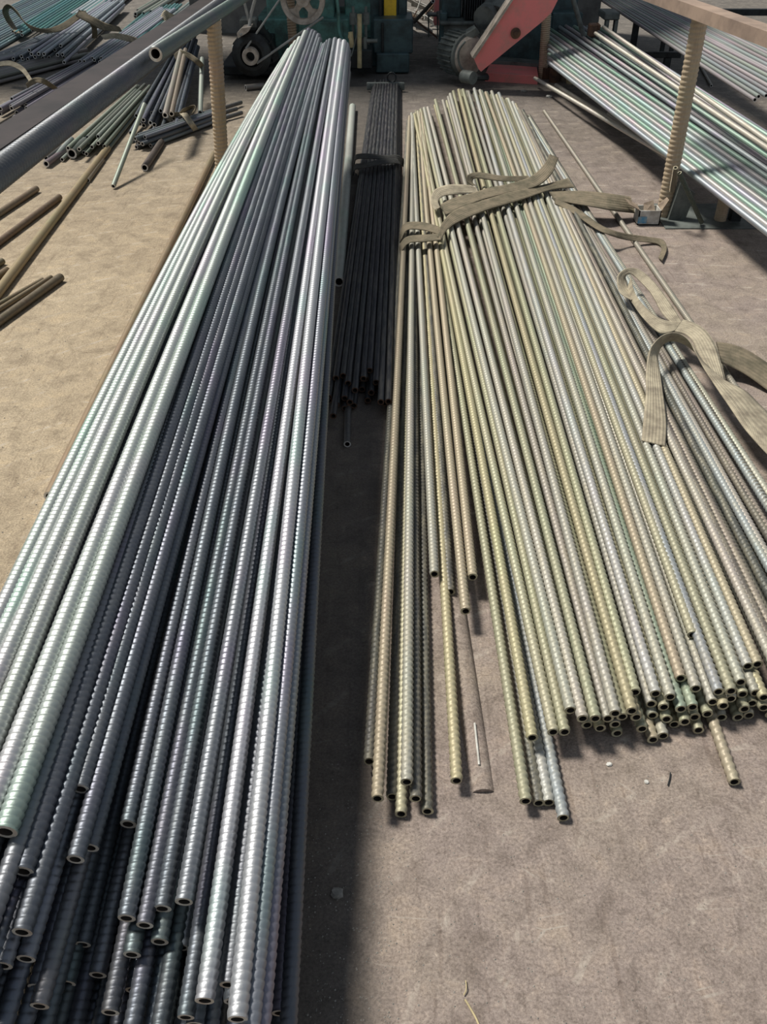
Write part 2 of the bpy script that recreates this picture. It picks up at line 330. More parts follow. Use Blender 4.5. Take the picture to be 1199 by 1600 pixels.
# x where the pipe crosses row 1000, row 540 and its far end (x, y); row of the near end; pile plane a, b; thickness; colour; words
LEFT = [
 (-16, 203, 440, 100, 1330, .42, .070, 1.16, PALE, 'pale grey-green'),
 (3, 213, 452, 80, 1330, .42, .070, 1.16, PALE, 'pale grey-green'),
 (25, 227, 458, 74, 1330, .43, .070, 1.2, PALE, 'pale grey-green'),
 (56, 245, 463, 68, 1330, .43, .070, 1.25, PALE, 'pale grey-green'),
 (88, 266, 469, 62, 1330, .43, .070, 1.25, PALE, 'pale grey-green'),
 (119, 289, 478, 52, 1300, .43, .070, 1.25, PALE, 'pale grey'),
 (155, 306, 483, 48, 1362, .385, .077, 1.1, DIM, 'dark grey'),
 (177, 321, 489, 50, 1457, .365, .081, 1.05, DIM, 'dark grey'),
 (196, 334, 493, 52, 1233, .350, .084, 1.0, DIM, 'dark blue-grey'),
 (216, 348, 498, 56, 1343, .335, .087, 1.0, DIM, 'dark blue-grey'),
 (231, 358, 500, 62, 1325, .31, .092, .95, DIM, 'dark blue-grey'),
 (249, 365, 503, 70, 1476, .20, .112, .9, DIM, 'nearly black'),
 (267, 374, 506, 72, 1288, .27, .099, 1.0, DIM, 'dark blue'),
 (291, 390, 509, 70, 1435, .28, .098, 1.0, DIM, 'dark blue'),
 (314, 405, 512, 66, 1446, .27, .100, .95, DIM, 'dark blue'),
 (333, 420, 516, 64, 1420, .27, .100, 1.0, DIM, 'dark blue-grey'),
 (360, 441, 524, 62, 1409, .30, .098, 1.0, MIDC, 'mottled grey'),
 (381, 452, 527, 68, 1590, .23, .106, .9, DIM, 'nearly black'),
 (400, 465, 531, 64, 1564, .30, .098, 1.0, BRT, 'light grey'),
 (434, 483, 538, 66, 1593, .32, .096, 1.02, BRT, 'silvery grey'),
 (450, 494, 542, 70, 1680, .30, .097, .95, MIDC, 'mid grey'),
 (461, 501, 543, 74, 1680, .28, .099, .95, MIDC, 'mid grey'),
 (485, 511, 545, 80, 1700, .20, .108, .95, DIM, 'dark grey'),
]
def left_pts(r, ny=None, fy=None):
    x1, x2, xf, yf, ny0, a, b = r[:7]; ny = ny or ny0; s = (x1 - x2) / 460.
    A = PS(x1 + s * (ny - 1000), ny, a, b); B = PS(xf, yf, a, b); Mi = PS(x2, 540, a, b)
    d = B - A; u = (Mi - A).dot(d) / d.dot(d); ch = A + d * u
    return A, B, (Mi - ch) / max(4*u*(1-u), .4)
for i, r in enumerate(LEFT):
    A, B, bv = left_pts(r); bv.z = 0
    place('threaded_pipe', BLUE, BENDS, A, B, jit(r[8], .05), r[7], bv,
          f'{r[9]} threaded steel pipe, {nth(i)} from the left across the top of the left pile', 'pipe', 'threaded pipes on top of the left pile')
# the layers below: same fan, lower down, ends staggered
tabA = [(r[0],) + tuple(r[1:4]) + (r[5], r[6]) for r in LEFT]
LOWN = 0
for lay in range(1, 6):
    n_l = 17 if lay < 4 else 16
    for i in range(n_l):
        x1 = -4 + 29.0 * i + (14 if lay % 2 else 0) + R_.uniform(-3, 3)
        if x1 > 486: continue
        # the lower side of the neighbouring top pipes
        a = min(r[5] for r in LEFT if abs(r[0] - x1) < 26); bb = max(r[6] for r in LEFT if abs(r[0] - x1) < 26)
        x2, xf, yf, _, _ = lerp_tab(tabA, x1)
        ny = R_.uniform(1430, 1600) + 25 * lay if x1 > 30 else 1500
        A, B, bv = left_pts((x1, x2, xf, yf + 2, ny, a, bb)); bv.z = 0
        fr = 1 - lay * .105
        A.z = max(A.z - .030 * lay, .02 + .033 * (5 - lay)); B.z = B.z * .96 - .032 * lay
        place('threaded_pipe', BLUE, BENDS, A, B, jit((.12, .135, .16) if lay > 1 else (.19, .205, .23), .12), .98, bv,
              f'dark threaded pipe, {nth(i)} from the left in the left pile’s {nth(lay)} layer', 'pipe', 'threaded pipes beneath the top of the left pile')
# rests under the left pile
for Yr, zt in ((2.0, .14), (5.4, .42)):
    t_ = empty('pile_rest', (-.50, Yr, 0)); tag(t_, f"low steel rest hidden beneath the {'near' if Yr < 3 else 'far'} half of the left pile", 'stand')
    q = MB(); q.box((-.20, -.035, zt - .07), (.16, .035, zt), bev=.006); q.build('crossbar', M_RUST, t_)
    for sx_ in (-.15, .11):
        q = MB(); q.box((sx_ - .03, -.03, 0), (sx_ + .03, .03, zt - .07), bev=.005); q.build('leg', M_RUST, t_)

# right pile
FAN = [(586, 637), (601, 640), (620, 642), (635, 645), (652, 648), (665, 651), (700, 650), (780, 652), (803, 648), (830, 652), (848, 656), (865, 661), (884, 668), (901, 676),
       (914, 684), (927, 694), (950, 703), (966, 711), (984, 719), (998, 728), (1014, 737), (1039, 744), (1055, 754), (1075, 761), (1109, 773), (1125, 782), (1144, 790),
       (1163, 798), (1190, 806), (1225, 813), (1260, 819), (1300, 825), (1380, 838), (1420, 851)]
FARY = [(630, 184), (650, 170), (662, 171), (674, 158), (690, 152), (699, 138), (720, 138), (745, 141), (772, 147), (800, 163), (827, 178), (851, 176)]
OLV = (.375, .37, .26); OLG = (.38, .37, .32); TAN = (.40, .34, .25); YEL = (.42, .385, .245); GRN = (.28, .34, .27); DRK = (.11, .11, .10); GRB = (.30, .325, .335); SILV = (.46, .47, .44)
zl = [.016, .043, .072, .100]
RIGHT = [  # near end x, y, layer, colour, words
 (577,1190,1,DRK,'dark olive'),(590,1248,2,TAN,'tan'),(613,1245,0,DRK,'blackened'),(636,1222,2,OLG,'grey-olive'),(627,1272,0,OLV,'mossy olive'),(650,1248,1,DRK,'blackened'),(668,1268,0,DRK,'dark olive'),
 (714,1220,1,YEL,'yellow'),(822,1252,1,OLV,'olive'),(842,1255,0,DRK,'blackened'),(858,1254,0,SILV,'silvery'),(881,1278,0,GRB,'blue-grey'),
 (832,1153,2,YEL,'yellowish olive'),(865,1144,2,OLV,'olive'),(883,1144,2,OLV,'olive'),(892,1110,3,OLG,'grey-olive'),(911,1123,3,OLG,'grey-olive'),(918,1133,1,OLV,'olive'),(931,1123,3,OLV,'olive'),
 (938,1138,1,YEL,'yellowish olive'),(950,1123,2,OLG,'grey-olive'),(962,1115,3,OLG,'grey-olive'),(973,1120,2,OLV,'olive'),(965,1146,0,OLV,'olive'),(962,1132,1,OLG,'grey-olive'),(988,1111,3,YEL,'yellowish olive'),(993,1082,3,OLV,'olive'),
 (995,1121,2,YEL,'yellowish olive'),(1004,1139,1,OLV,'olive'),(1018,1100,2,OLG,'grey-olive'),(1020,1118,1,OLG,'grey-olive'),(1025,1084,3,SILV,'silvery olive'),(1021,1156,0,TAN,'tan'),(1037,1150,0,OLG,'grey-olive'),
 (1048,1089,3,OLG,'grey-olive'),(1038,1105,2,OLV,'olive'),(1042,1124,1,OLV,'olive'),(1054,1132,0,YEL,'yellowish olive'),(1064,1060,3,TAN,'brownish'),(1088,1076,3,OLG,'grey-olive'),(1065,1108,2,GRN,'greenish'),(1071,1128,1,OLV,'olive'),(1083,1105,2,GRN,'greenish'),
 (1086,1121,1,OLV,'olive'),(1092,1141,0,OLV,'olive'),(1083,992,3,OLV,'olive'),(1123,1081,3,GRB,'blue-grey'),(1114,1097,2,OLG,'grey-olive'),(1106,1116,1,OLV,'olive'),(1143,1080,3,OLV,'olive'),(1131,1103,2,YEL,'yellowish olive'),(1143,1092,2,OLG,'grey-olive'),
 (1158,1066,3,OLG,'grey-olive'),(1148,1222,0,TAN,'tan'),(1169,1041,3,SILV,'silvery olive'),(1184,1038,3,TAN,'brownish'),(1161,1085,2,OLV,'olive'),(1181,1083,2,OLG,'grey-olive'),(1176,1099,1,OLV,'olive'),(1171,1118,0,OLG,'grey-olive'),(1164,1108,1,OLV,'olive'),
 (1154,1121,0,OLV,'olive'),(1194,1090,2,YEL,'yellowish olive'),(1194,1106,1,OLV,'olive'),(1128,1121,0,OLG,'grey-olive'),
 (679,897,2,OLG,'grey-olive'),(704,925,1,DRK,'dark olive'),(728,955,2,TAN,'tan'),(739,902,2,TAN,'tan'),(722,904,1,DRK,'dark olive'),
]
for k in range(11):
    x = 1212 + 20 * k
    RIGHT.append((x, 1040 + R_.uniform(-6, 60), 3 if k < 4 else 2, [OLG, (.17, .15, .13), (.30, .25, .22), DRK, GRB][k % 5], ['grey-olive', 'dark brown', 'brownish', 'dark olive', 'blue-grey'][k % 5]))
for k in range(8): RIGHT.append((1205 + 26 * k, 1090 + R_.uniform(-10, 40), 1 if k % 2 else 0, DRK, 'dark olive'))
def rfan(x, y):
    x0 = x
    for _ in range(30):
        xf = lerp_tab(FAN, x0)[0]; s = (x0 - xf) / 835.; x0 = x0 * .5 + .5 * (x - s * (y - 1010))
    return x0, xf, s
cnt = {}
LN = {3: 'top', 2: 'second', 1: 'third', 0: 'lowest'}
for r in sorted(RIGHT, key=lambda r: (r[2], r[0])):
    x, y, ly, colr, wd = r; x0, xf, s = rfan(x, y)
    if x < 756 and y < 960: xf = 639 + (x - 660) * .25; s = (x - xf) / (y - 175)
    fy = lerp_tab(FARY, xf)[0] + R_.uniform(-2, 6) + (3 - ly) * 3
    z = zl[ly]; A = P(x, y, z); B = P(xf + (175 - fy) * s, fy, z)
    i = cnt.get(ly, 0); cnt[ly] = i + 1
    place('threaded_pipe', OLIVE, BENDS[:3], A, B, jit(colr, .07), 1.0, None if R_.random() < .5 else Vector((R_.uniform(-.01, .01), 0, 0)),
          f'{wd} threaded pipe, {nth(i)} from the left in the olive pile’s {LN[ly]} layer', 'pipe', 'threaded pipes of the olive pile')
place('threaded_pipe', OLIVE, BENDS[:3], P(1215, 700, .016), P(851, 174, .016), (.30, .28, .24), 1.0, None, 'silvery threaded pipe lying apart along the right flank of the olive pile', 'pipe')
# crusted pipe half sunk in the floor
q = MB(); A, B = P(700, 890, .0), P(752, 1222, -.004); 
q.tube(A + Vector((0, 0, .002)), B + Vector((.002, -.03, -.016)), .033, n=28); q.tube(P(742, 1130, .021), P(749, 1195, .017), .003, n=6, m=1)
tag(q.build('crusted_pipe', [M_FLOOR, M_WHITE]), 'dirt-crusted pipe half sunk in the floor between the tan and olive pipes', 'pipe')

# dark bundle in the middle
DK = (.030, .033, .042)
def bundle(name, e0, e1, z0, z1, nrow, r, rs0, rs1, color, label, group, meshes=PLAINT, jitc=.15, seed=1, stag=.12, shape='round', D=None, wob=.3):
    rr = random.Random(seed); A, B = P(*e0, z0), P(*e1, z1); d = (B - A); h = Vector((d.y, -d.x, 0)).normalized(); up = h.cross(d.normalized())
    if up.z < 0: up = -up
    out = []; k = 0
    for j, nn in enumerate(nrow):
        for i in range(nn):
            u = (i - (nn - 1) / 2) * 2 * r; v = j * 2 * r * .87
            a = A + h * u * rs0 + up * v * min(rs0, 1.3) + d.normalized() * rr.uniform(-stag, stag) + h * rr.uniform(-wob, wob) * r
            b_ = B + h * u * rs1 + up * v * min(rs1, 1.3) + d.normalized() * rr.uniform(-stag, stag)
            if a.z < r: a.z = r
            if b_.z < r: b_.z = r
            lb = f'{label}, {nth(j)} row up, {nth(i)} across' if isinstance(label, str) else label(k)
            out.append(place(name, meshes, (0, .03), a, b_, (lambda g_: tuple(max(.004, c * g_ * (1 + rr.uniform(-.05, .05))) for c in color))(1 + rr.uniform(-jitc, jitc)), r / .0125, None, lb, 'tube', group)); k += 1
    return out
PLAIND = [pipe_mesh('plain_tube', 1*.0125, LS, 1, 0, 10, 1, bd, [M_TUBE, M_RUST, M_BORE], .66) for bd in (0.0, .03)]
bundle('steel_tube', (566, 618), (604, 136), .02, .02, [11, 10, 9], .0135, 1.0, .92, DK,
       lambda k: f'blackened tube, {nth(k)} in the strapped dark bundle between the two piles' , 'tubes of the dark middle bundle', PLAIND, seed=5, stag=.14)
bundle('steel_tube', (525, 640), (588, 150), .02, .04, [3, 3], .013, 1.3, .9, DK, lambda k: f'blackened tube, {nth(k)} slanting off the flank of the dark bundle', 'slanting tubes beside the dark bundle', PLAIND, seed=6)
q = empty('end_clamp', P(602, 134, .05)); tag(q, 'pale clamp bar with a ring across the far end of the dark bundle', 'clamp')
mb = MB(); mb.box((-.17, -.02, -.035), (.18, .01, .03), bev=.006)
for k in range(8): mb.tube((-.15 + k * .043, -.022, 0), (-.15 + k * .043, -.03, 0), .016, n=10)
mb.build('bar', M_GREY, q)
mb = MB()
for k in range(12):
    a0, a1 = math.pi*2*k/12, math.pi*2*(k+1)/12
    mb.tube((.06+.04*math.cos(a0), 0, .07+.04*math.sin(a0)), (.06+.04*math.cos(a1), 0, .07+.04*math.sin(a1)), .008, n=6)
mb.build('ring', M_DARK, q)
place('steel_tube', PLAINT, (0, .03), P(530, 440, .03), P(551, 167, .03), (.50, .52, .48), 2.3, None, 'pale wide tube standing out beside the far right flank of the left pile', 'tube')
place('steel_tube', PLAINT, (0, .03), P(543, 694, .015), P(545, 600, .015), (.10, .10, .10), 1.1, None, 'short dark tube end poking out below the dark bundle', 'tube')

# straps
def ribbon(name, E1, E2, m, label, group=None, th=.0035, nseg=6, org=(0, 0), sc=1.0, cat='strap', across=6):
    f = lambda e: P(e[0] / sc + org[0], e[1] / sc + org[1], e[2])
    a = catmull([f(e) for e in E1], nseg); b_ = catmull([f(e) for e in E2], nseg)
    n_ = min(len(a), len(b_)); me = bpy.data.meshes.new(name); V = []; F = []; UV = []
    L = 0
    nrm = []
    for i in range(n_):
        t_ = (a[min(i+1, n_-1)] + b_[min(i+1, n_-1)]) - (a[max(i-1, 0)] + b_[max(i-1, 0)]); w_ = b_[i] - a[i]
        nn = t_.cross(w_); nn = nn.normalized() if nn.length > 1e-9 else Vector((0, 0, 1))
        nrm.append(nn)
    ls = [0]
    for i in range(1, n_): ls.append(ls[-1] + ((a[i]+b_[i]) - (a[i-1]+b_[i-1])).length / 2)
    for s in (1, -1):
        for i in range(n_):
            for j in range(across + 1):
                V.append(a[i].lerp(b_[i], j/across) + nrm[i] * (s * th / 2 + .0012 * math.sin(j * 2.1 + i * .4)))
    N = n_ * (across + 1); idx = lambda s, i, j: s*N + i*(across+1) + j; uvs = []
    for i in range(n_ - 1):
        for j in range(across):
            F.append((idx(0,i,j), idx(0,i,j+1), idx(0,i+1,j+1), idx(0,i+1,j))); F.append((idx(1,i,j), idx(1,i+1,j), idx(1,i+1,j+1), idx(1,i,j+1)))
        for j, fl in ((0, 0), (across, 1)):
            q_ = (idx(0,i,j), idx(0,i+1,j), idx(1,i+1,j), idx(1,i,j)); F.append(q_ if not fl else q_[::-1])
    for i, fl in ((0, 1), (n_-1, 0)):
        for j in range(across):
            q_ = (idx(0,i,j), idx(0,i,j+1), idx(1,i,j+1), idx(1,i,j)); F.append(q_[::-1] if not fl else q_)
    me.from_pydata([tuple(v) for v in V], [], F); uvl = me.uv_layers.new(name='UVMap')
    for p in me.polygons:
        p.use_smooth = True
        for li in p.loop_indices:
            k = me.loops[li].vertex_index % N; uvl.data[li].uv = (ls[k // (across+1)], (k % (across+1)) / across)
    me.materials.append(m); ob = link(name, me)
    return tag(ob, label, cat, group) if label else ob
def strap_thing(label, parts, org, sc, group=None):
    root = empty('lifting_strap', P(parts[0][1][0][0] / sc + org[0], parts[0][1][0][1] / sc + org[1], 0)); tag(root, label, 'strap', group)
    bpy.context.view_layer.update()
    for nm_, e1, e2, m_ in parts:
        o_ = ribbon(nm_, e1, e2, m_, None, org=org, sc=sc)
        o_.parent = root; o_.matrix_parent_inverse = root.matrix_world.inverted()
    return root
G = (600, 120); S = 2.4
strap_thing('brown-olive webbing strap knotted across the far half of the olive pile, its tails loose', [
 ('band', [(60,600,.02),(64,575,.095),(85,548,.13),(150,546,.13),(207,562,.135)], [(60,640,.02),(66,610,.095),(90,575,.12),(150,575,.12),(204,590,.13)], M_STRAP),
 ('band', [(58,650,.02),(62,625,.095),(90,600,.12),(150,592,.125),(212,588,.135)], [(60,690,.02),(68,655,.08),(95,625,.11),(155,618,.12),(214,612,.13)], M_STRAP),
 ('webbing', [(200,600,.135),(215,555,.145),(260,505,.15),(350,470,.15),(480,432,.155),(600,405,.16),(690,380,.165)], [(216,612,.125),(240,572,.13),(290,540,.135),(400,495,.135),(520,460,.135),(630,424,.14),(715,415,.14)], M_STRAP),
 ('webbing', [(212,480,.13),(260,455,.14),(330,438,.15),(400,415,.155),(470,402,.17),(550,375,.19),(600,330,.23),(622,290,.26)], [(230,520,.13),(290,495,.135),(360,465,.14),(430,445,.145),(500,430,.15),(580,408,.165),(632,360,.21),(655,305,.24)], M_STRAP),
 ('loop', [(190,500,.125),(176,465,.14),(190,425,.17),(240,405,.19),(300,405,.18),(345,415,.155)], [(212,490,.125),(205,465,.135),(225,448,.15),(260,442,.155),(310,438,.15),(355,435,.145)], M_STRAPL),
 ('loop', [(330,408,.13),(312,392,.15),(315,368,.18),(360,358,.19),(450,372,.18),(545,372,.17)], [(350,408,.13),(335,398,.14),(340,382,.16),(380,384,.165),(450,392,.16),(540,392,.15)], M_STRAP),
 ('tail', [(620,432,.14),(700,428,.14),(780,432,.14),(860,440,.13),(925,450,.11)], [(640,462,.125),(710,475,.12),(780,488,.11),(850,500,.09),(945,512,.04)], M_STRAP),
 ('tail', [(640,455,.13),(720,490,.12),(800,548,.11),(850,572,.10),(920,590,.06),(1000,602,.03),(1048,612,.02),(1062,645,.02),(1045,690,.02)], [(640,475,.12),(700,505,.11),(790,568,.10),(845,592,.09),(910,612,.04),(995,622,.015),(1030,628,.01),(1042,648,.008),(1030,680,.008)], M_STRAP),
], G, S)
G = (850, 380); S = 3.435
strap_thing('pale looped webbing strap draped over the right edge of the olive pile', [
 ('loop', [(750,440,.13),(690,335,.15),(600,215,.17),(520,147,.19),(455,133,.20),(405,160,.19),(393,205,.17),(410,265,.15),(470,305,.14)], [(720,455,.125),(640,385,.135),(575,270,.15),(505,195,.165),(465,165,.18),(440,180,.17),(445,210,.15),(460,250,.14),(490,290,.13)], M_STRAPL),
 ('loop', [(470,180,.18),(480,240,.165),(510,300,.155),(570,365,.15),(650,415,.145),(745,425,.14)], [(440,270,.13),(480,330,.13),(530,400,.13),(590,460,.13),(650,485,.13),(745,455,.13)], M_STRAPL),
 ('tail', [(525,1060,.115),(535,950,.125),(548,800,.135),(550,680,.15),(570,570,.19),(630,500,.22),(710,483,.22),(780,520,.20),(820,600,.17),(870,690,.15),(1000,880,.135),(1080,1000,.12),(1199,1130,.10),(1290,1200,.09)],
          [(655,1090,.115),(660,960,.12),(640,800,.13),(625,690,.14),(615,590,.155),(660,530,.16),(735,535,.15),(810,580,.15),(870,650,.14),(955,725,.14),(1080,790,.13),(1150,860,.11),(1199,905,.10),(1290,1000,.08)], M_STRAPL),
 ('webbing', [(745,410,.145),(800,425,.15),(870,470,.15),(925,550,.145),(950,640,.14),(975,735,.13)], [(700,475,.13),(760,490,.13),(800,530,.135),(830,600,.14),(870,670,.14),(900,720,.14)], M_STRAPL),
 ('webbing', [(925,530,.09),(1000,540,.08),(1090,575,.07),(1199,640,.05),(1290,700,.04)], [(950,640,.08),(1010,665,.06),(1090,710,.04),(1199,785,.02),(1290,850,.015)], M_STRAP),
], G, S)
G = (480, 100); S = 2.667
strap_thing('black webbing strap wrapped twice around the dark middle bundle', [
 ('band', [(200,400,.02),(203,378,.10),(250,374,.135),(320,380,.135),(380,380,.11),(405,400,.02)], [(198,420,.02),(206,398,.09),(255,396,.13),(320,398,.13),(375,400,.10),(402,425,.02)], M_STRAPD),
 ('band', [(194,440,.02),(200,418,.09),(250,412,.13),(300,398,.135),(370,395,.11),(400,405,.02)], [(192,465,.02),(202,440,.08),(255,432,.12),(310,418,.13),(375,415,.10),(402,430,.02)], M_STRAPD),
], G, S)

# ------------------------------------------------------------------ rail frames
def frame(name, label, posts, beams, mat_beam):
    root = empty(name, posts[0][0]); tag(root, label, 'rack'); inv = Matrix.Translation(-Vector(posts[0][0]))
    for A, B, col in posts:
        A, B = Vector(A), Vector(B); d = B - A; me = POSTM
        o_ = link('post', me, root, col); q_ = d.to_track_quat('Z', 'Y').to_matrix().to_4x4()
        o_.matrix_parent_inverse = inv; o_.matrix_basis = Matrix.Translation(A) @ q_ @ Matrix.Diagonal((1, 1, d.length / 1.0, 1))
    for nm_, vb in beams:
        o_ = vb.build(nm_, mat_beam, root); o_.matrix_parent_inverse = inv
    return root
LS_ = LS
POSTM = pipe_mesh('post', .045, 1.0, .0235, .09, 20, 6, 0.0, [M_POST, M_RIM, M_BORE], .6, 1.4)
TANP = (.50, .40, .28)
def beam(A, B, wd, ht):                                     # a hollow-looking channel: web and two flanges
    A, B = Vector(A), Vector(B); d = (B - A).normalized(); h = Vector((d.y, -d.x, 0)).normalized(); u = Vector((0, 0, 1)); q = MB()
    for (a0, a1, b0, b1) in ((-wd/2, wd/2, -.008, 0), (-wd/2, -wd/2 + .01, -ht, -.008), (wd/2 - .01, wd/2, -ht, -.008)):
        q.prism([A + h*a0 + u*b0, A + h*a1 + u*b0, A + h*a1 + u*b1, A + h*a0 + u*b1], B - A)
    return q
# left frame
l1b = P(349, 297, 0); l1t = Vector((P(334, 30, .97).x, l1b.y, .97)); l1t = PY(334, 30, l1b.y); 
l2b = P(461, 118, 0); l2t = Vector((PY(452, -20, l2b.y).x, l2b.y, 1.0))
cA, cB = P(-95, 275, 1.03), P(360, -22, 1.03)
frame('rail_frame', 'rack with a dark channel rail and tan threaded posts beside the left pile', [(l1b, l1t, TANP), (l2b, l2t, (.42, .28, .2))], [('beam', beam(cA, cB, .12, .07))], M_RAILD)
# bracket joining the post tops to the rail
place('coarse_threaded_pipe', [BIGT], (0,), P(-70, 322, .985), P(385, -22, 1.0), (.11, .12, .135), 1.02, None, 'thick dark coarse-threaded pipe lying along the left rail', 'pipe')
place('coarse_threaded_pipe', [BIGT], (0,), P(243, 84, 1.06), P(420, -30, 1.04), (.14, .17, .165), .72, None, 'thick threaded pipe whose open end rests halfway up the left rail', 'pipe')
# right frame
r1b = P(1037, 338, 0); r1t = PY(1097, 14, r1b.y); r2b = P(848, 122, 0); r2t = PY(857, -20, r2b.y)
bm = beam(P(1300, 78, 1.13), P(1010, -22, 1.13), .10, .06)
frame('rail_frame', 'rack with a tan beam and tan threaded posts, beside the right wall of pipes', [(r1b, r1t, TANP), (r2b, r2t, TANP)], [('beam', bm)], M_RAILT)
tpt = P(1125, 345, 0); q = empty('support_stub', tpt); tag(q, 'short tan threaded stub post under the silvery rack pipes', 'post')
o_ = link('stub_tube', POSTM, q, TANP); o_.scale = (.8, .8, .30)
# rest arms behind the right post
mb = MB(); a = P(1052, 345, 0); mb.prism([a + Vector(v) for v in ((-.03, 0, 0), (.07, 0, 0), (.10, 0, .16), (.0, 0, .22))], (0, .05, 0)); o_ = mb.build('wedge_plate', M_GREY)
tag(o_, 'grey steel wedge plate standing against the foot of the right tan post', 'plate')
mb = MB(); a = P(1150, 355, .002); mb.box((a.x - .42, a.y - .03, 0), (a.x + .5, a.y + .42, .006)); tag(mb.build('floor_plate', M_GREY), 'thin grey steel plate lying on the floor beside the right tan post', 'plate')
place('threaded_pipe', OLIVE, BENDS[:3], P(1097, 348, .02), P(1062, 270, .33), (.20, .22, .18), .9, None, 'thin dark threaded bar leaning up beside the right tan post', 'pipe')
place('threaded_pipe', OLIVE, BENDS[:3], P(1050, 298, .21), P(1056, 262, .36), TAN, .9, None, 'short tan threaded offcut held against the right tan post', 'pipe')

# silvery pipes on the right rack
nR = 30
for i in range(nR):
    u = i / (nR - 1); second = i % 2 == 1
    xf, yf = 858 + 95 * max(0, u - .55) / .45 * .9, (98 - 60 * min(1, u / .62)) if u < .62 else 40 + 12 * (u - .62)
    zz = .26 + .16 * u - (.03 if second else 0)
    B = P(xf, yf, zz); A = P(1260, 410 - 165 * u + (4 if second else 0), zz)
    c_ = [(.36, .39, .41), (.30, .36, .38), (.38, .36, .36), (.40, .42, .43), (.25, .34, .29), (.35, .32, .37)][i % 6]
    place('threaded_pipe', BLUE, BENDS, A, B, jit(tuple(v * 1.25 for v in c_), .06), .98, None, f'silvery threaded pipe, {nth(i)} up from the bottom of the right rack', 'pipe', 'silvery pipes on the right rack')
for k, (a, b_, wz, lb) in enumerate([((1075, 262), (836, 122), .20, 'pale pipe slanting under the right rack, its tip nearest the dust heap'), ((1085, 268), (869, 133), .17, 'second pale pipe slanting under the right rack, tip by the round stones'), ((1060, 262), (951, 178), .06, 'low pale pipe beneath the slanting ones at the right rack')]):
    place('threaded_pipe', OLIVE, BENDS[:3], P(*a, wz), P(*b_, wz * .35 + .01), (.55, .52, .47), 1.1, None, lb, 'pipe')
for k, (a, b_) in enumerate([((1260, 262), (943, 42)), ((1260, 272), (931, 52))]):
    place('threaded_pipe', OLIVE, BENDS[:3], P(*a, .47), P(*b_, .47), (.56, .52, .46), 1.05, None, ['upper', 'lower'][k] + ' warm-toned pipe along the top edge of the right rack', 'pipe')
# rests carrying them
for nm_, x_, y_ in (('far', 905, 118), ('near', 1165, 345)):
    a = P(x_, y_, 0); q = empty('rack_rest', (a.x + .35, a.y, 0)); tag(q, f'dark iron rest beneath the {nm_} part of the silvery rack pipes', 'stand')
    mb = MB(); mb.box((-.5, -.03, .16), (.62, .03, .21), bev=.005); mb.build('crossbar', M_DARK, q)
    for s in (-.42, .5):
        mb = MB(); mb.box((s - .03, -.03, 0), (s + .03, .03, .16)); mb.build('leg', M_DARK, q)
# thin pipes further right
for i in range(24):
    u = i / 23; zz = .42 + .10 * u
    A = P(1180 + 62 * min(1, u * 2.2) , 156 - 50 * u - (i % 3) * 3, zz); B = P(928 + 70 * u, -8 - 10 * u, zz)
    c_ = [(.38, .36, .38), (.33, .37, .35), (.40, .36, .38), (.28, .32, .32)][i % 4]
    place('rack_tube', PLAINT, (0, .03), A, B, jit(c_, .1), 1.15, None, f'thin silvery tube, {nth(i)} up from the bottom of the far right rack', 'tube', 'thin tubes on the far right rack')
for x_, y_, lb in ((1033, 88, 'slim black leg stand in front of the thin tubes'), (1048, 86, 'second slim black leg stand in front of the thin tubes')):
    a = P(x_, y_, 0); q = empty('tube_stand', a); tag(q, lb, 'stand')
    mb = MB(); mb.box((-.02, -.02, 0), (.02, .02, 1.0)); mb.build('upright', M_DARK, q); mb = MB(); mb.box((-.06, -.05, 0), (.06, .05, .015)); mb.build('foot', M_DARK, q)
a = P(1100, 78, 0); q = empty('tube_rest', (a.x, a.y, 0)); tag(q, 'long dark rest beam under the thin far tubes', 'stand')
mb = MB(); mb.box((-.9, -.04, .34), (1.2, .04, .40)); mb.build('crossbar', M_DARK, q)
for s in (-.8, 1.1):
    mb = MB(); mb.box((s - .03, -.03, 0), (s + .03, .03, .34)); mb.build('leg', M_DARK, q)
place('steel_tube', PLAINT, (0, .03), P(1112, 134, .012), P(1092, 98, .012), (.25, .23, .2), 1.1, None, 'short dark tube lying on the floor below the thin far tubes', 'tube')

# ------------------------------------------------------------------ loose pipes on the left floor
TANF = (.36, .28, .18)
def loose(A, B, rs, c, lb, z=None, ms=PLAINT):
    z = z if z is not None else .0125 * rs
    zz = z if isinstance(z, tuple) else (z, z)
    place('steel_tube', ms, (0, .03), P(*A, zz[0]), P(*B, zz[1]), c, rs, None, lb, 'tube')
loose((78, 776), (335, 240), 1.7, (.29, .215, .135), 'long dusty tan tube on the floor beside the left pile')
loose((-30, 492), (168, 232), 2.0, (.34, .27, .16), 'thick dusty tan tube lying diagonally across the left floor')
loose((137, 282), (160, 250), 1.3, (.22, .18, .13), 'short stub beside the thick diagonal tube on the left floor')
loose((-60, 372), (57, 295), 1.7, (.20, .15, .10), 'uppermost brown tube cut off at the left edge')
loose((-60, 422), (93, 308), 1.6, (.17, .12, .08), 'dark brown tube second down at the left edge')
loose((-60, 544), (95, 433), 1.7, (.15, .12, .08), 'thickest of the brown tubes grouped at the lower left edge')
loose((-60, 520), (80, 433), 1.0, (.20, .16, .10), 'middle thin tube of the lower left edge group')
loose((-60, 508), (67, 437), 1.0, (.20, .16, .10), 'rear thin tube of the lower left edge group')
loose((-60, 470), (12, 422), 1.5, (.17, .12, .07), 'stub of brown tube above the lower left edge group', (.018, .018))
loose((-60, 448), (4, 408), 1.4, (.15, .13, .08), 'rearmost brown stub above the lower left edge group')
loose((177, 291), (226, 163), 1.25, (.30, .34, .29), 'slim green-grey tube leaning into the dark tied bundle', (.02, .34))
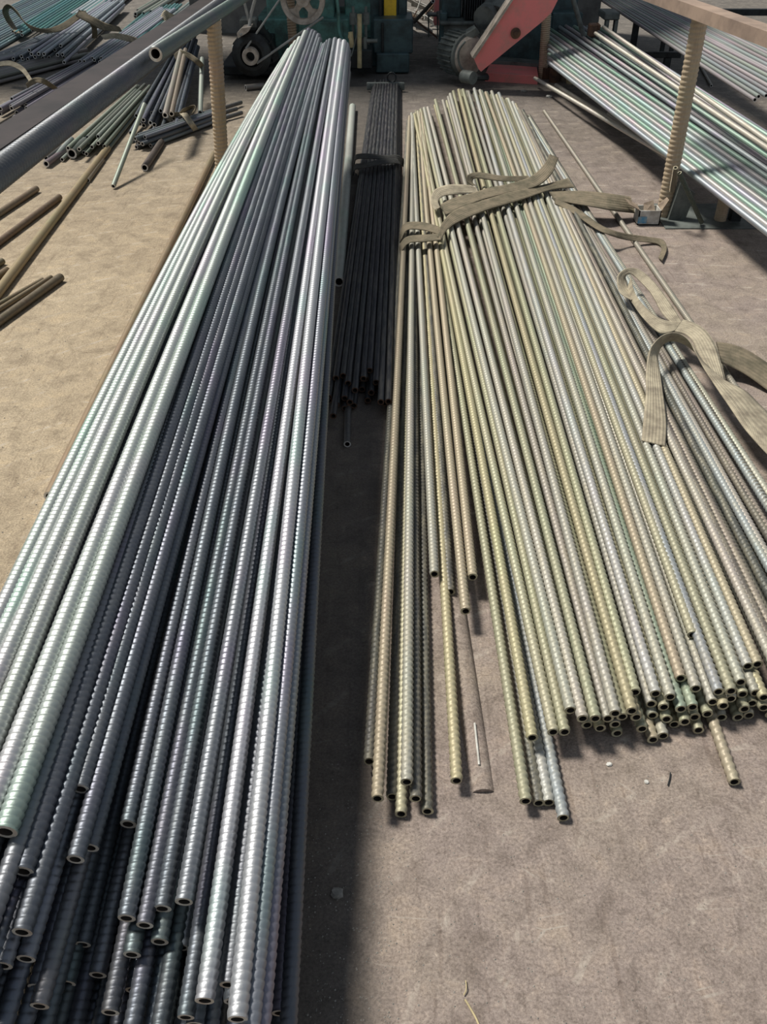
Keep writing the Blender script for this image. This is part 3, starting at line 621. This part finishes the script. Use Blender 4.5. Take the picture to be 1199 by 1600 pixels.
loose((226, 262), (252, 222), 2.0, (.10, .08, .07), 'dark wide tube stub with a rusty open mouth on the left floor')
loose((384, 137), (412, 134), 2.2, (.22, .20, .18), 'short offcut on the floor between pulley and left pile')
for k, (a, b_) in enumerate([((300, 184), (377, 160)), ((300, 190), (370, 170)), ((300, 200), (378, 176))]):
    loose(a, b_, 1.3, (.10, .10, .10), ['rear', 'middle', 'front'][k] + ' dark tube end passing behind the left tan post', (.06 - .02*k, .03))

# ------------------------------------------------------------------ bundles in the left yard
CB = (.26, .29, .34); CT = (.07, .22, .22)
def sl(txt, grp): return (lambda k: txt), grp
def yard(e0, e1, z0, z1, rows, r, rs0, rs1, c, desc, seed, stag=.25, wob=.8):
    bundle('steel_tube', e0, e1, z0, z1, rows, r, rs0, rs1, c, desc, 'tubes: ' + desc[:60], seed=seed, stag=stag, jitc=.3, wob=wob)
yard((72, 98), (178, 14), .04, .06, [7, 8, 7, 5], .0175, 1.9, 1.0, (.30, .33, .38), 'grey tube of the strapped fanned bundle in the yard', 21)
yard((150, 106), (262, 22), .04, .04, [8, 8, 7], .0165, 1.25, 1.1, (.28, .31, .36), 'grey tube of the tidy bundle beside the channel rail', 22, .12, .2)
yard((12, 96), (150, 30), .03, .03, [7, 6], .0175, 1.7, 1.1, (.17, .20, .23), 'dark tube of the bundle under the khaki loop', 23)
yard((-60, 136), (125, 88), .03, .03, [9, 8], .016, 1.2, 1.2, (.27, .26, .25), 'tube of the low bundle crossing the left edge', 24, .2, .2)
yard((25, 175), (150, 100), .03, .03, [6, 6, 4], .0165, 1.4, 1.0, (.26, .25, .30), 'purplish tube of the bundle behind the channel rail', 25, .3)
yard((-80, 84), (128, -22), .02, .02, [16], .018, 1.6, 1.6, (.14, .21, .24), 'blue-grey tube in the wide top left rank', 26, .3, .2)
yard((60, 50), (150, -10), .10, .10, [12], .0165, 1.7, 1.7, CT, 'teal tube in the rank behind the strap loop', 27, .2, .2)
yard((195, 66), (262, 8), .10, .06, [9], .0165, 1.2, 1.4, CT, 'teal tube beside the knotted strap near the rail', 28, .1, .3)
yard((122, 38), (215, -30), .05, .05, [7, 6], .022, 1.6, 1.3, (.33, .36, .38), 'light tube fanned behind the knotted yard strap', 29, .5)
yard((225, 26), (330, -40), .03, .03, [4, 4], .024, 1.6, 1.3, (.22, .24, .20), 'wide tube beyond the yard teal tubes', 30, .4)
yard((140, 236), (222, 148), .02, .03, [7, 6, 5], .0145, 1.5, 1.0, (.24, .28, .24), 'tube of the bundle below the threaded rail pipe', 31, .22)
yard((246, 196), (296, 72), .05, .22, [7, 7, 4], .017, 1.7, .9, (.085, .10, .13), 'dark tube of the bundle beside the left post', 32, .2)
yard((222, 228), (345, 182), .02, .03, [4, 4, 3], .0155, 1.2, 1.0, (.15, .17, .20), 'tube of the small tied bundle by the left post', 33, .07, .2)
yard((-60, 112), (112, 66), .03, .03, [8, 7], .017, 1.2, 1.2, (.24, .25, .27), 'grey tube of the rank under the khaki loop end', 34, .2, .2)
yard((208, 96), (330, -8), .03, .03, [8, 6], .0175, 1.4, 1.3, (.22, .25, .26), 'grey tube of the rank hugging the channel rail', 35, .3, .3)
loose((88, 244), (112, 218), 1.8, (.28, .31, .30), 'wider tube jutting from the bundle below the rail', (.03, .06))
loose((112, 240), (134, 222), 3.0, (.10, .12, .11), 'large dark hollow tube mouth below the rail', (.04, .05))
loose((72, 256), (100, 236), 1.8, (.20, .16, .18), 'low purple-grey tube mouth under the rail pipe', (.03, .03))
loose((72, 247), (95, 230), 1.5, (.22, .22, .22), 'upper tube mouth under the rail pipe', (.05, .05))
loose((258, 180), (283, 80), 1.6, (.30, .28, .24), 'tan tube on top of the dark tied bundle', (.28, .40))
loose((268, 178), (290, 78), 1.5, (.24, .20, .16), 'brown tube on top of the dark tied bundle', (.27, .40))
loose((313, 176), (316, 92), 1.6, (.34, .38, .34), 'pale green tube upright against the dark tied bundle', (.10, .32))
G = (0, 0); S = 3.0
def sth(label, parts): return strap_thing(label, parts, (0, 0), 3.0)
sth('broad khaki strap looping over the upper left bundles', [
 ('loop', [(70,155,.10),(30,100,.16),(10,50,.30),(35,20,.36),(80,50,.32),(120,105,.24),(200,135,.22),(290,110,.26),(380,48,.36)], [(95,155,.10),(62,105,.14),(40,62,.24),(52,40,.28),(100,90,.22),(150,140,.16),(230,155,.18),(310,135,.22),(395,70,.32)], M_STRAP),
 ('webbing', [(370,45,.36),(440,80,.30),(500,110,.22),(560,125,.16)], [(355,75,.34),(420,110,.26),(480,140,.18),(575,150,.10)], M_STRAP),
 ('webbing', [(370,50,.36),(400,80,.30),(430,130,.20),(430,180,.08)], [(400,50,.34),(425,90,.28),(455,135,.18),(455,180,.08)], M_STRAP),
 ('tail', [(470,165,.22),(530,155,.24),(600,165,.2),(660,185,.12)], [(490,185,.2),(540,180,.2),(600,195,.16),(650,205,.1)], M_STRAPL)])
sth('torn pale strap scrap by the wide tubes near the channel rail', [('webbing', [(745,95,.06),(770,48,.2),(800,62,.16),(840,80,.08)], [(760,118,.03),(790,100,.08),(815,92,.08),(835,100,.03)], M_STRAPL)])
sth('grey-green strap knotted around the low crossing bundle at the yard edge', [
 ('webbing', [(-10,290,.2),(50,285,.22),(110,315,.2),(150,370,.16)], [(-10,312,.18),(45,308,.2),(100,335,.18),(135,380,.14)], M_STRAPL),
 ('webbing', [(120,392,.18),(160,365,.22),(210,370,.22),(270,412,.12)], [(130,415,.14),(165,390,.18),(205,395,.18),(250,420,.1)], M_STRAP)])
sth('pale grey strap tied round the dark bundle beside the left tan post', [('band', [(815,255,.30),(845,235,.42),(900,255,.40),(950,295,.34),(962,320,.2)], [(825,280,.28),(855,262,.38),(895,282,.36),(935,315,.30),(950,345,.16)], M_STRAP)])
sth('crumpled strap knot on the small tied bundle on the left floor', [
 ('band', [(835,530,.10),(855,545,.13),(885,585,.10),(905,615,.03)], [(855,515,.10),(878,530,.13),(910,575,.10),(930,605,.03)], M_STRAPL),
 ('loop', [(830,540,.1),(860,508,.16),(910,492,.2),(915,515,.17),(890,545,.12)], [(850,545,.1),(870,525,.13),(900,508,.16),(898,518,.14),(878,540,.11)], M_STRAP),
 ('tail', [(780,560,.10),(800,530,.14),(840,525,.14)], [(800,575,.08),(815,552,.1),(845,545,.11)], M_STRAP)])

# ------------------------------------------------------------------ machines at the back
def pb(mb, x0, y0, x1, y1, Y, dep, m=0, bev=.01):           # a box whose front face spans these image points at depth Y
    a, c_ = PY(x0, y1, Y), PY(x1, y0, Y); mb.box((a.x, Y, max(a.z, 0)), (c_.x, Y + dep, c_.z), m, bev)
def part(root, name, fn, mat_, kind=None):
    mb = MB(); fn(mb); o_ = mb.build(name, mat_, root); o_.matrix_parent_inverse = Matrix.Translation(-root.location); return o_
# green machine with flywheel and pulley
r = empty('drawing_machine', P(490, 118, 0)); r.location.z = 0; tag(r, 'green machine with a cream flywheel standing behind the far end of the left pile', 'machine')
part(r, 'cabinet', lambda q: (pb(q, 405, 30, 545, 112, 9.6, .9), pb(q, 418, -40, 520, 30, 9.7, .8), pb(q, 540, -40, 580, 60, 9.9, .6)), M_GREEN)
part(r, 'base', lambda q: (pb(q, 345, 103, 450, 118, 9.2, .8), pb(q, 388, 60, 425, 106, 9.3, .5)), M_DARK)
def door_fn(q):
    pb(q, 470, 34, 536, 100, 9.585, .012, bev=.004)
part(r, 'door', door_fn, M_GREEN)
c = PY(474, -2, 9.2)
def fly(q):
    q.lathe(c, (0, -1, 0), [(0, .20), (.0, .155), (.07, .155), (.07, .165), (.085, .20), (.07, .205), (0, .205), (0, .20)], 40, smooth=False)
    q.lathe(c + Vector((0, -.02, 0)), (0, -1, 0), [(0, 0), (0, .06), (.05, .06), (.05, .03), (.06, 0)], 24)
    for k in range(5):
        a = 2*math.pi*k/5 + .3; u = Vector((math.cos(a), 0, math.sin(a))); v = Vector((-math.sin(a), 0, math.cos(a)))
        q.prism([c + u*.03 + v*.045, c + u*.07 + v*.028, c + u*.11 + v*.026, c + u*.145 + v*.06, c + u*.165 + v*.07, c + u*.165 - v*.07, c + u*.145 - v*.06, c + u*.11 - v*.026, c + u*.07 - v*.028, c + u*.03 - v*.045], (0, -.03, 0))
part(r, 'flywheel', fly, M_CREAM)
c2 = PY(393, 86, 8.9)
def mot(q):
    q.lathe(c2 + Vector((0, .5, 0)), (0, -1, 0), [(0, 0), (0, .15), (.02, .17), (.4, .17), (.42, .18), (.5, .18), (.52, .13), (.52, .10), (.46, .09), (.46, 0)], 28)
    for k in range(14):
        a = 2*math.pi*k/14; u = Vector((math.cos(a), 0, math.sin(a))); q.prism([c2+u*.165+Vector((0, .06, .006)), c2+u*.19+Vector((0, .06, .006)), c2+u*.19+Vector((0, .06, -.006)), c2+u*.165+Vector((0, .06, -.006))], (0, .38, 0))
part(r, 'motor', mot, M_DARK)
part(r, 'pulley', lambda q: q.lathe(c2 + Vector((0, -.02, 0)), (0, -1, 0), [(0, .045), (0, .075), (.03, .06), (.06, .075), (.07, .072), (.07, .04), (0, .04)], 28), M_CREAM)
part(r, 'belt', lambda q: (q.tube(c2 + Vector((.05, -.05, -.06)), PY(505, 27, 9.12), .012, n=6), ), M_BELT)
part(r, 'belt', lambda q: (q.tube(c2 + Vector((-.04, -.05, .06)), PY(440, -5, 9.1), .010, n=6), ), M_BELT)
part(r, 'lever', lambda q: q.poly([PY(375, 55, 8.8), PY(388, 45, 8.85), PY(393, 20, 8.9), PY(402, -12, 8.9)], .014), M_BELT)
part(r, 'lever', lambda q: q.poly([PY(392, 42, 8.9), PY(386, 20, 8.9), PY(378, -12, 8.9)], .012), M_BELT)
part(r, 'seat_pad', lambda q: q.prism([PY(370, 52, 8.8), PY(378, 44, 8.8), PY(392, 42, 8.8), PY(388, 50, 8.8), PY(372, 60, 8.8)], (0, .25, 0)), M_CREAM)
part(r, 'brace', lambda q: q.prism([PY(398, 38, 9.05), PY(406, 34, 9.05), PY(436, 92, 9.05), PY(428, 98, 9.05)], (0, .12, 0)), M_DARK)
part(r, 'junction_box', lambda q: pb(q, 375, 30, 400, 45, 9.0, .2), M_GREY)
part(r, 'hose', lambda q: q.poly([PY(525, -10, 9.3), PY(529, 20, 9.3), PY(530, 48, 9.3), PY(536, 62, 9.25), PY(545, 66, 9.25)], .016), M_GREEN)
# hydraulic stand with rods
r = empty('valve_stand', P(566, 112, 0)); r.location.z = 0; tag(r, 'dark valve stand with a worn brass rod in front of the tall teal column', 'machine')
part(r, 'body', lambda q: pb(q, 548, 78, 582, 108, 9.3, .3), M_DARK)
part(r, 'rod', lambda q: q.tube(PY(562, 22, 9.22), PY(562, 106, 9.22), .022, n=12), M_STRAW)
for x_ in (552, 572):
    part(r, 'cylinder', lambda q: (q.tube(PY(x_, 20, 9.4), PY(x_, 38, 9.4), .035, n=14), q.tube(PY(x_, 10, 9.4), PY(x_, 80, 9.4), .014, n=8)), M_GREY)
part(r, 'valve', lambda q: (q.tube(PY(548, 50, 9.2), PY(550, 74, 9.2), .022, n=10), q.box(tuple(PY(544, 60, 9.2)), tuple(PY(552, 54, 9.26)), 0)), M_STRAW)
part(r, 'valve', lambda q: (q.tube(PY(571, 58, 9.2), PY(571, 76, 9.2), .018, n=10), q.tube(PY(573, 64, 9.2), PY(590, 64, 9.2), .018, n=10)), M_GREY)
part(r, 'hose', lambda q: q.poly([PY(556, 28, 9.2), PY(558, 50, 9.15), PY(553, 74, 9.15), PY(549, 88, 9.1)], .006), M_GREY)
# tall column with yellow panel
r = empty('press_column', P(612, 112, 0)); r.location.z = 0; tag(r, 'tall dark teal press column carrying a yellow panel', 'machine')
part(r, 'column', lambda q: (pb(q, 578, -60, 624, 112, 9.9, .6), pb(q, 622, -60, 637, 40, 9.9, .5)), M_TEAL)
part(r, 'base', lambda q: (pb(q, 584, 30, 646, 84, 9.6, .5), pb(q, 588, 84, 640, 114, 9.5, .5)), M_TEAL)
part(r, 'yellow_panel', lambda q: pb(q, 600, -30, 620, 30, 9.84, .05, bev=.005), M_YELLOW)
part(r, 'ledge', lambda q: pb(q, 600, 31, 621, 36, 9.80, .1, bev=.004), M_RUST)
part(r, 'rib', lambda q: pb(q, 592, -40, 597, 28, 9.80, .1, bev=.004), M_DARK)
part(r, 'rib', lambda q: pb(q, 596, 36, 600, 82, 9.56, .05, bev=.004), M_DARK)
# right machine
r = empty('gearbox_machine', P(770, 118, 0)); r.location.z = 0; tag(r, 'grey-green machine with a finned motor and slanting faded red belt guard', 'machine')
part(r, 'cabinet', lambda q: (pb(q, 692, 36, 762, 108, 9.7, .7), pb(q, 688, 34, 768, 40, 9.66, .75)), M_GREY)
part(r, 'corner_post', lambda q: pb(q, 686, 20, 700, 96, 9.75, .2), M_TEAL)
part(r, 'lower_frame', lambda q: (pb(q, 770, 25, 865, 112, 9.9, .5), pb(q, 860, 20, 912, 60, 9.9, .5)), M_TEAL)
part(r, 'housing', lambda q: pb(q, 690, -50, 724, 28, 9.9, .5), M_TEAL); part(r, 'housing', lambda q: pb(q, 800, -50, 910, 22, 10.1, .5), M_TEAL)
for k in range(9):
    part(r, 'fin', lambda q: pb(q, 727 + k*3.6, -30, 729 + k*3.6, 30, 9.7, .15, bev=.002), M_DARK)
part(r, 'fin_block', lambda q: pb(q, 725, -30, 760, 32, 9.8, .3), M_DARK)
c3 = PY(738, 88, 8.95)
def mot2(q):
    ax = (.5, -.85, 0)
    q.lathe(c3 + Vector((-.18, .3, 0)), ax, [(0, 0), (0, .15), (.03, .175), (.26, .175), (.28, .19), (.31, .19), (.33, .15), (.34, .0)], 30)
    d = Vector(ax).normalized(); x = Vector((d.y, -d.x, 0)) ; y = Vector((0, 0, 1))
    for k in range(26):
        a = 2*math.pi*k/26; u = x*math.cos(a) + y*math.sin(a); v = -x*math.sin(a) + y*math.cos(a); b0 = c3 + Vector((-.18, .3, 0)) + d*.04
        q.prism([b0+u*.17+v*.004, b0+u*.195+v*.004, b0+u*.195-v*.004, b0+u*.17-v*.004], d*.22)
part(r, 'motor', mot2, M_GREY)
part(r, 'motor_face', lambda q: q.lathe(c3 + Vector((-.02, .02, 0)), (.5, -.85, 0), [(0, .17), (.03, .15), (.045, .08), (.05, 0)], 28), M_CREAM)
part(r, 'terminal_box', lambda q: q.prism([PY(724, 56, 8.95), PY(744, 44, 8.95), PY(750, 52, 8.95), PY(729, 66, 8.95)], (0, .2, 0)), M_GREY)
part(r, 'cable', lambda q: q.poly([PY(727, 65, 8.85), PY(717, 80, 8.8), PY(718, 100, 8.8), PY(726, 112, 8.8)], .010), M_GREY)
part(r, 'gear_housing', lambda q: (q.tube(PY(756, 28, 9.2), PY(778, 8, 9.6), .10, n=16), q.tube(PY(775, 22, 9.3), PY(790, -10, 9.5), .09, n=16), q.tube(PY(763, 44, 9.1), PY(772, 60, 9.1), .05, n=12)), M_GREY)
def guard(q):
    pts = [(740, 90), (806, -6), (812, -30), (870, -30), (872, 0), (862, 20), (845, 36), (752, 112), (748, 108)]
    q.prism([PY(x, y, 8.7) for x, y in pts], (0, .16, 0))
def lipf(q):
    q.prism([PY(x, y, 8.66) for x, y in ((738, 90), (806, -12), (809, -10), (742, 92))], (0, .22, 0))
part(r, 'belt_guard', guard, M_RED); part(r, 'guard_lip', lipf, M_CREAM)
part(r, 'guard_bolt', lambda q: q.lathe(PY(806, 52, 8.69), (0, -1, 0), [(0, .0), (0, .045), (.006, .045), (.008, .018), (.02, .016), (.02, 0)], 18), M_RUST)
part(r, 'foot_roller', lambda q: q.tube(PY(724, 119, 8.75), PY(740, 122, 8.65), .055, n=16), M_GREY)
part(r, 'rail_foot', lambda q: pb(q, 742, 118, 765, 126, 8.7, .12), M_DARK)
r = empty('red_base_plate', P(800, 128, 0)); tag(r, 'rust-flaked red base plate lying under the slanting belt guard', 'plate')
part(r, 'plate_body', lambda q: q.prism([P(758, 127, 0), P(840, 132, 0), P(838, 116, 0), P(765, 112, 0)], (0, 0, .07)), M_RED)
part(r, 'back_strip', lambda q: q.prism([P(765, 111, 0), P(850, 118, 0), P(850, 112, 0), P(770, 104, 0)], (0, 0, .10)), M_GREY)

# yard beyond the opening: heap of scrap
rr = random.Random(3)
for k in range(26):
    x_, y_ = rr.uniform(640, 690), rr.uniform(-25, 50); p = P(x_, max(y_, -25), 0); a = rr.uniform(0, 3.14); L = rr.uniform(.2, .7)
    p = P(rr.uniform(636, 692), rr.uniform(12, 62), 0); zz = .002; d = Vector((math.cos(a), math.sin(a)*.4, rr.uniform(.0, .5))) * L
    q = MB(); w_ = rr.uniform(.03, .09); h = Vector((0, w_, 0)); A = p + Vector((0, 0, zz)); 
    q.prism([A, A + Vector((0, w_, 0)), A + Vector((0, w_, w_*.6)), A + Vector((0, 0, w_*.6))], d)
    tag(q.build('scrap_piece', [M_CARD, M_WHITE, M_RUST, M_STONE][k % 4]), ['cardboard-brown', 'whitish', 'rust-brown', 'grey'][k % 4] + ' scrap piece in the heap beyond the opening past the press column', 'scrap', ['brown', 'whitish', 'rusty', 'grey'][k % 4] + ' scrap beyond the opening')
q = MB(); q.box((PY(679, 40, 11).x, 11, PY(679, 40, 11).z), (PY(688, 0, 11).x, 11.3, PY(688, -20, 11).z)); tag(q.build('orange_drum', M_RED), 'orange-red upright box in the bright opening', 'box')
r = empty('metal_stool', PY(676, 58, 10.6)); tag(r, 'small thin-legged stand in the bright opening', 'stand')
part(r, 'top', lambda q: pb(q, 668, 23, 686, 26, 10.6, .2, bev=.003), M_GREY)
for x_ in (670, 684): part(r, 'leg', lambda q: q.tube(PY(x_, 26, 10.65), PY(x_, 58, 10.65), .008, n=6), M_GREY)
loose((648, 34), (677, 2), 1.6, (.12, .12, .12), 'dark bar leaning in the bright opening', (.2, .5))
# items beside right far post
for k, (x_, y_, rd, h, m_, lb) in enumerate([(866, 128, .05, .12, M_RUST, 'rusty brown can at the foot of the far right post'), (881, 126, .05, .11, M_CARD, 'pinkish round can beside the rusty one'), (892, 130, .045, .10, M_STRAW, 'yellowish can at the tips of the rack pipes'), (853, 123, .04, .10, M_RUST, 'small dark can behind the far right post')]):
    q = MB(); q.lathe(P(x_, y_, 0), (0, 0, 1), [(0, 0), (0, rd), (h*.9, rd*1.02), (h, rd*.96), (h, rd*.85), (h*.5, rd*.8), (h*.5, 0)], 20); tag(q.build('can', m_), lb, 'can')
r = empty('wooden_stand', P(958, 60, 0)); tag(r, 'battered grey box stand behind the right rack pipes', 'stand')
part(r, 'top', lambda q: pb(q, 944, 20, 970, 32, 9.6, .3), M_GREY)
for x_ in (948, 962): part(r, 'leg', lambda q: q.prism([PY(x_, 32, 9.6), PY(x_+5, 32, 9.6), PY(x_+1, 60, 9.6), PY(x_-4, 60, 9.6)], (0, .08, 0)), M_GREY)
r = empty('rusty_bracket', P(930, 60, 0)); tag(r, 'rust-red bracket holding the tips of the two warm-toned pipes', 'bracket')
part(r, 'plate', lambda q: (pb(q, 920, 38, 936, 58, 9.0, .1), pb(q, 934, 38, 940, 48, 9.0, .12)), M_RUST)
q = MB(); q.poly([PY(893, -10, 9.2), PY(902, 20, 9.2), PY(910, 48, 9.2), PY(913, 57, 9.2)], .022); tag(q.build('hose', M_GREY), 'grey hose hanging down behind the right rack pipes', 'hose')

# box with rag at the right post
r = empty('scrap_box', P(1010, 352, 0)); tag(r, 'small crushed carton with a blue print at the foot of the right tan post', 'box')
def bx(q):
    a = P(996, 352, 0)
    for (x0, y0, x1, y1) in ((0, 0, .13, .006), (0, .10, .13, .106), (0, 0, .006, .10), (.124, 0, .13, .10)): q.box((a.x+x0, a.y+y0, 0), (a.x+x1, a.y+y1, .085))
    q.box((a.x, a.y, 0), (a.x+.13, a.y+.106, .006))
part(r, 'carton', bx, M_WHITE)
def bl(q):
    a = P(996, 352, 0); q.box((a.x - .001, a.y - .004, .012), (a.x + .05, a.y - .0005, .05))
part(r, 'blue_print', bl, M_BLUEP)
def fl(q):
    a = P(996, 352, 0) + Vector((0, 0, .085)); q.prism([a, a + Vector((.01, .1, 0)), a + Vector((-.07, .11, .035)), a + Vector((-.06, .0, .03))], (0, 0, .004)); q.prism([a + Vector((.13, 0, 0)), a + Vector((.13, .1, 0)), a + Vector((.17, .08, .05)), a + Vector((.16, 0, .06))], (0, 0, .004)); q.prism([a + Vector((.03, .02, -.03)), a + Vector((.10, .03, -.02)), a + Vector((.09, .07, .03)), a + Vector((.04, .08, .01))], (0, 0, .01))
part(r, 'flap', fl, M_CARD)

# litter on the floor
def stone(x, y, s, m_, lb, nm_='stone', grp=None, seed=1):
    rr = random.Random(seed); p = P(x, y, 0); q = MB(); nn = 9; v = []
    for k, (zz, rd) in enumerate(((0, .9), (.35, 1.0), (.6, .7))):
        for i in range(nn):
            a = 2*math.pi*i/nn; q_ = rd * s * rr.uniform(.75, 1.1); v.append((p.x + q_*math.cos(a), p.y + q_*math.sin(a)*.85, zz * s))
    f = [(k*nn+i, k*nn+(i+1) % nn, k*nn+nn+(i+1) % nn, k*nn+nn+i) for k in range(2) for i in range(nn)] + [tuple(range(2*nn, 3*nn))]
    q.add(v, f); return tag(q.build(nm_, m_), lb, nm_, grp)
stone(527, 1397, .016, M_STONE, 'pale concrete chunk in the shadow beside the left pile')
q = MB(); q.poly([P(727, 1562, .004), P(735, 1575, .006), P(748, 1600, .004), P(760, 1640, .004)], .0022, 6); tag(q.build('straw', M_STRAW), 'bent straw stalk on the floor at the bottom edge', 'straw')
q = MB(); q.poly([P(725, 1555, .004), P(729, 1545, .006), P(728, 1532, .004)], .0012, 6); tag(q.build('straw', M_STRAW), 'tiny straw tip just above the bent stalk', 'straw')
q = MB(); q.poly([P(1044, 1227, .004), P(1047, 1216, .004), P(1048, 1207, .004)], .0016, 6); tag(q.build('twig', M_DARK), 'thin dark twig on the floor left of the lone tan pipe end', 'twig')
stone(1010, 1222, .007, M_WHITE, 'white crumb on the floor below the olive pile', seed=4)
stone(952, 1195, .008, M_WHITE, 'white flake close under the olive pile ends', seed=5)
stone(858, 152, .03, M_WHITE, 'white lump on the floor near the far right post', seed=6)
stone(818, 144, .03, M_STONE, 'grey lump on the floor left of the white lump', seed=7)
stone(368, 76, .05, M_WHITE, 'white scrap on the floor between left tan post and pulley', seed=8)
rr = random.Random(9)
gv, gf = [], []
q = MB()
for k in range(900):
    u = rr.random()
    if u < .55: x, y = rr.uniform(490, 1199), rr.uniform(1160, 1620)
    elif u < .8: x, y = rr.uniform(480, 620), rr.uniform(1250, 1600)
    else: x, y = rr.uniform(0, 400), rr.uniform(280, 900)
    p = P(x, y, 0); s = rr.uniform(.0008, .0026) * (1 + .6 * (p.y > 2)); a = rr.uniform(0, 6.28)
    v = [p + Vector((math.cos(a + t_) * s, math.sin(a + t_) * s, 0)) for t_ in (0, 1.6, 3.1, 4.7)] + [p + Vector((0, 0, s * .9))]
    q.add(v, [(0, 1, 4), (1, 2, 4), (2, 3, 4), (3, 0, 4)])
tag(q.build('grit', M_STONE), 'loose pale grit scattered over the concrete floor', 'grit', kind='stuff')
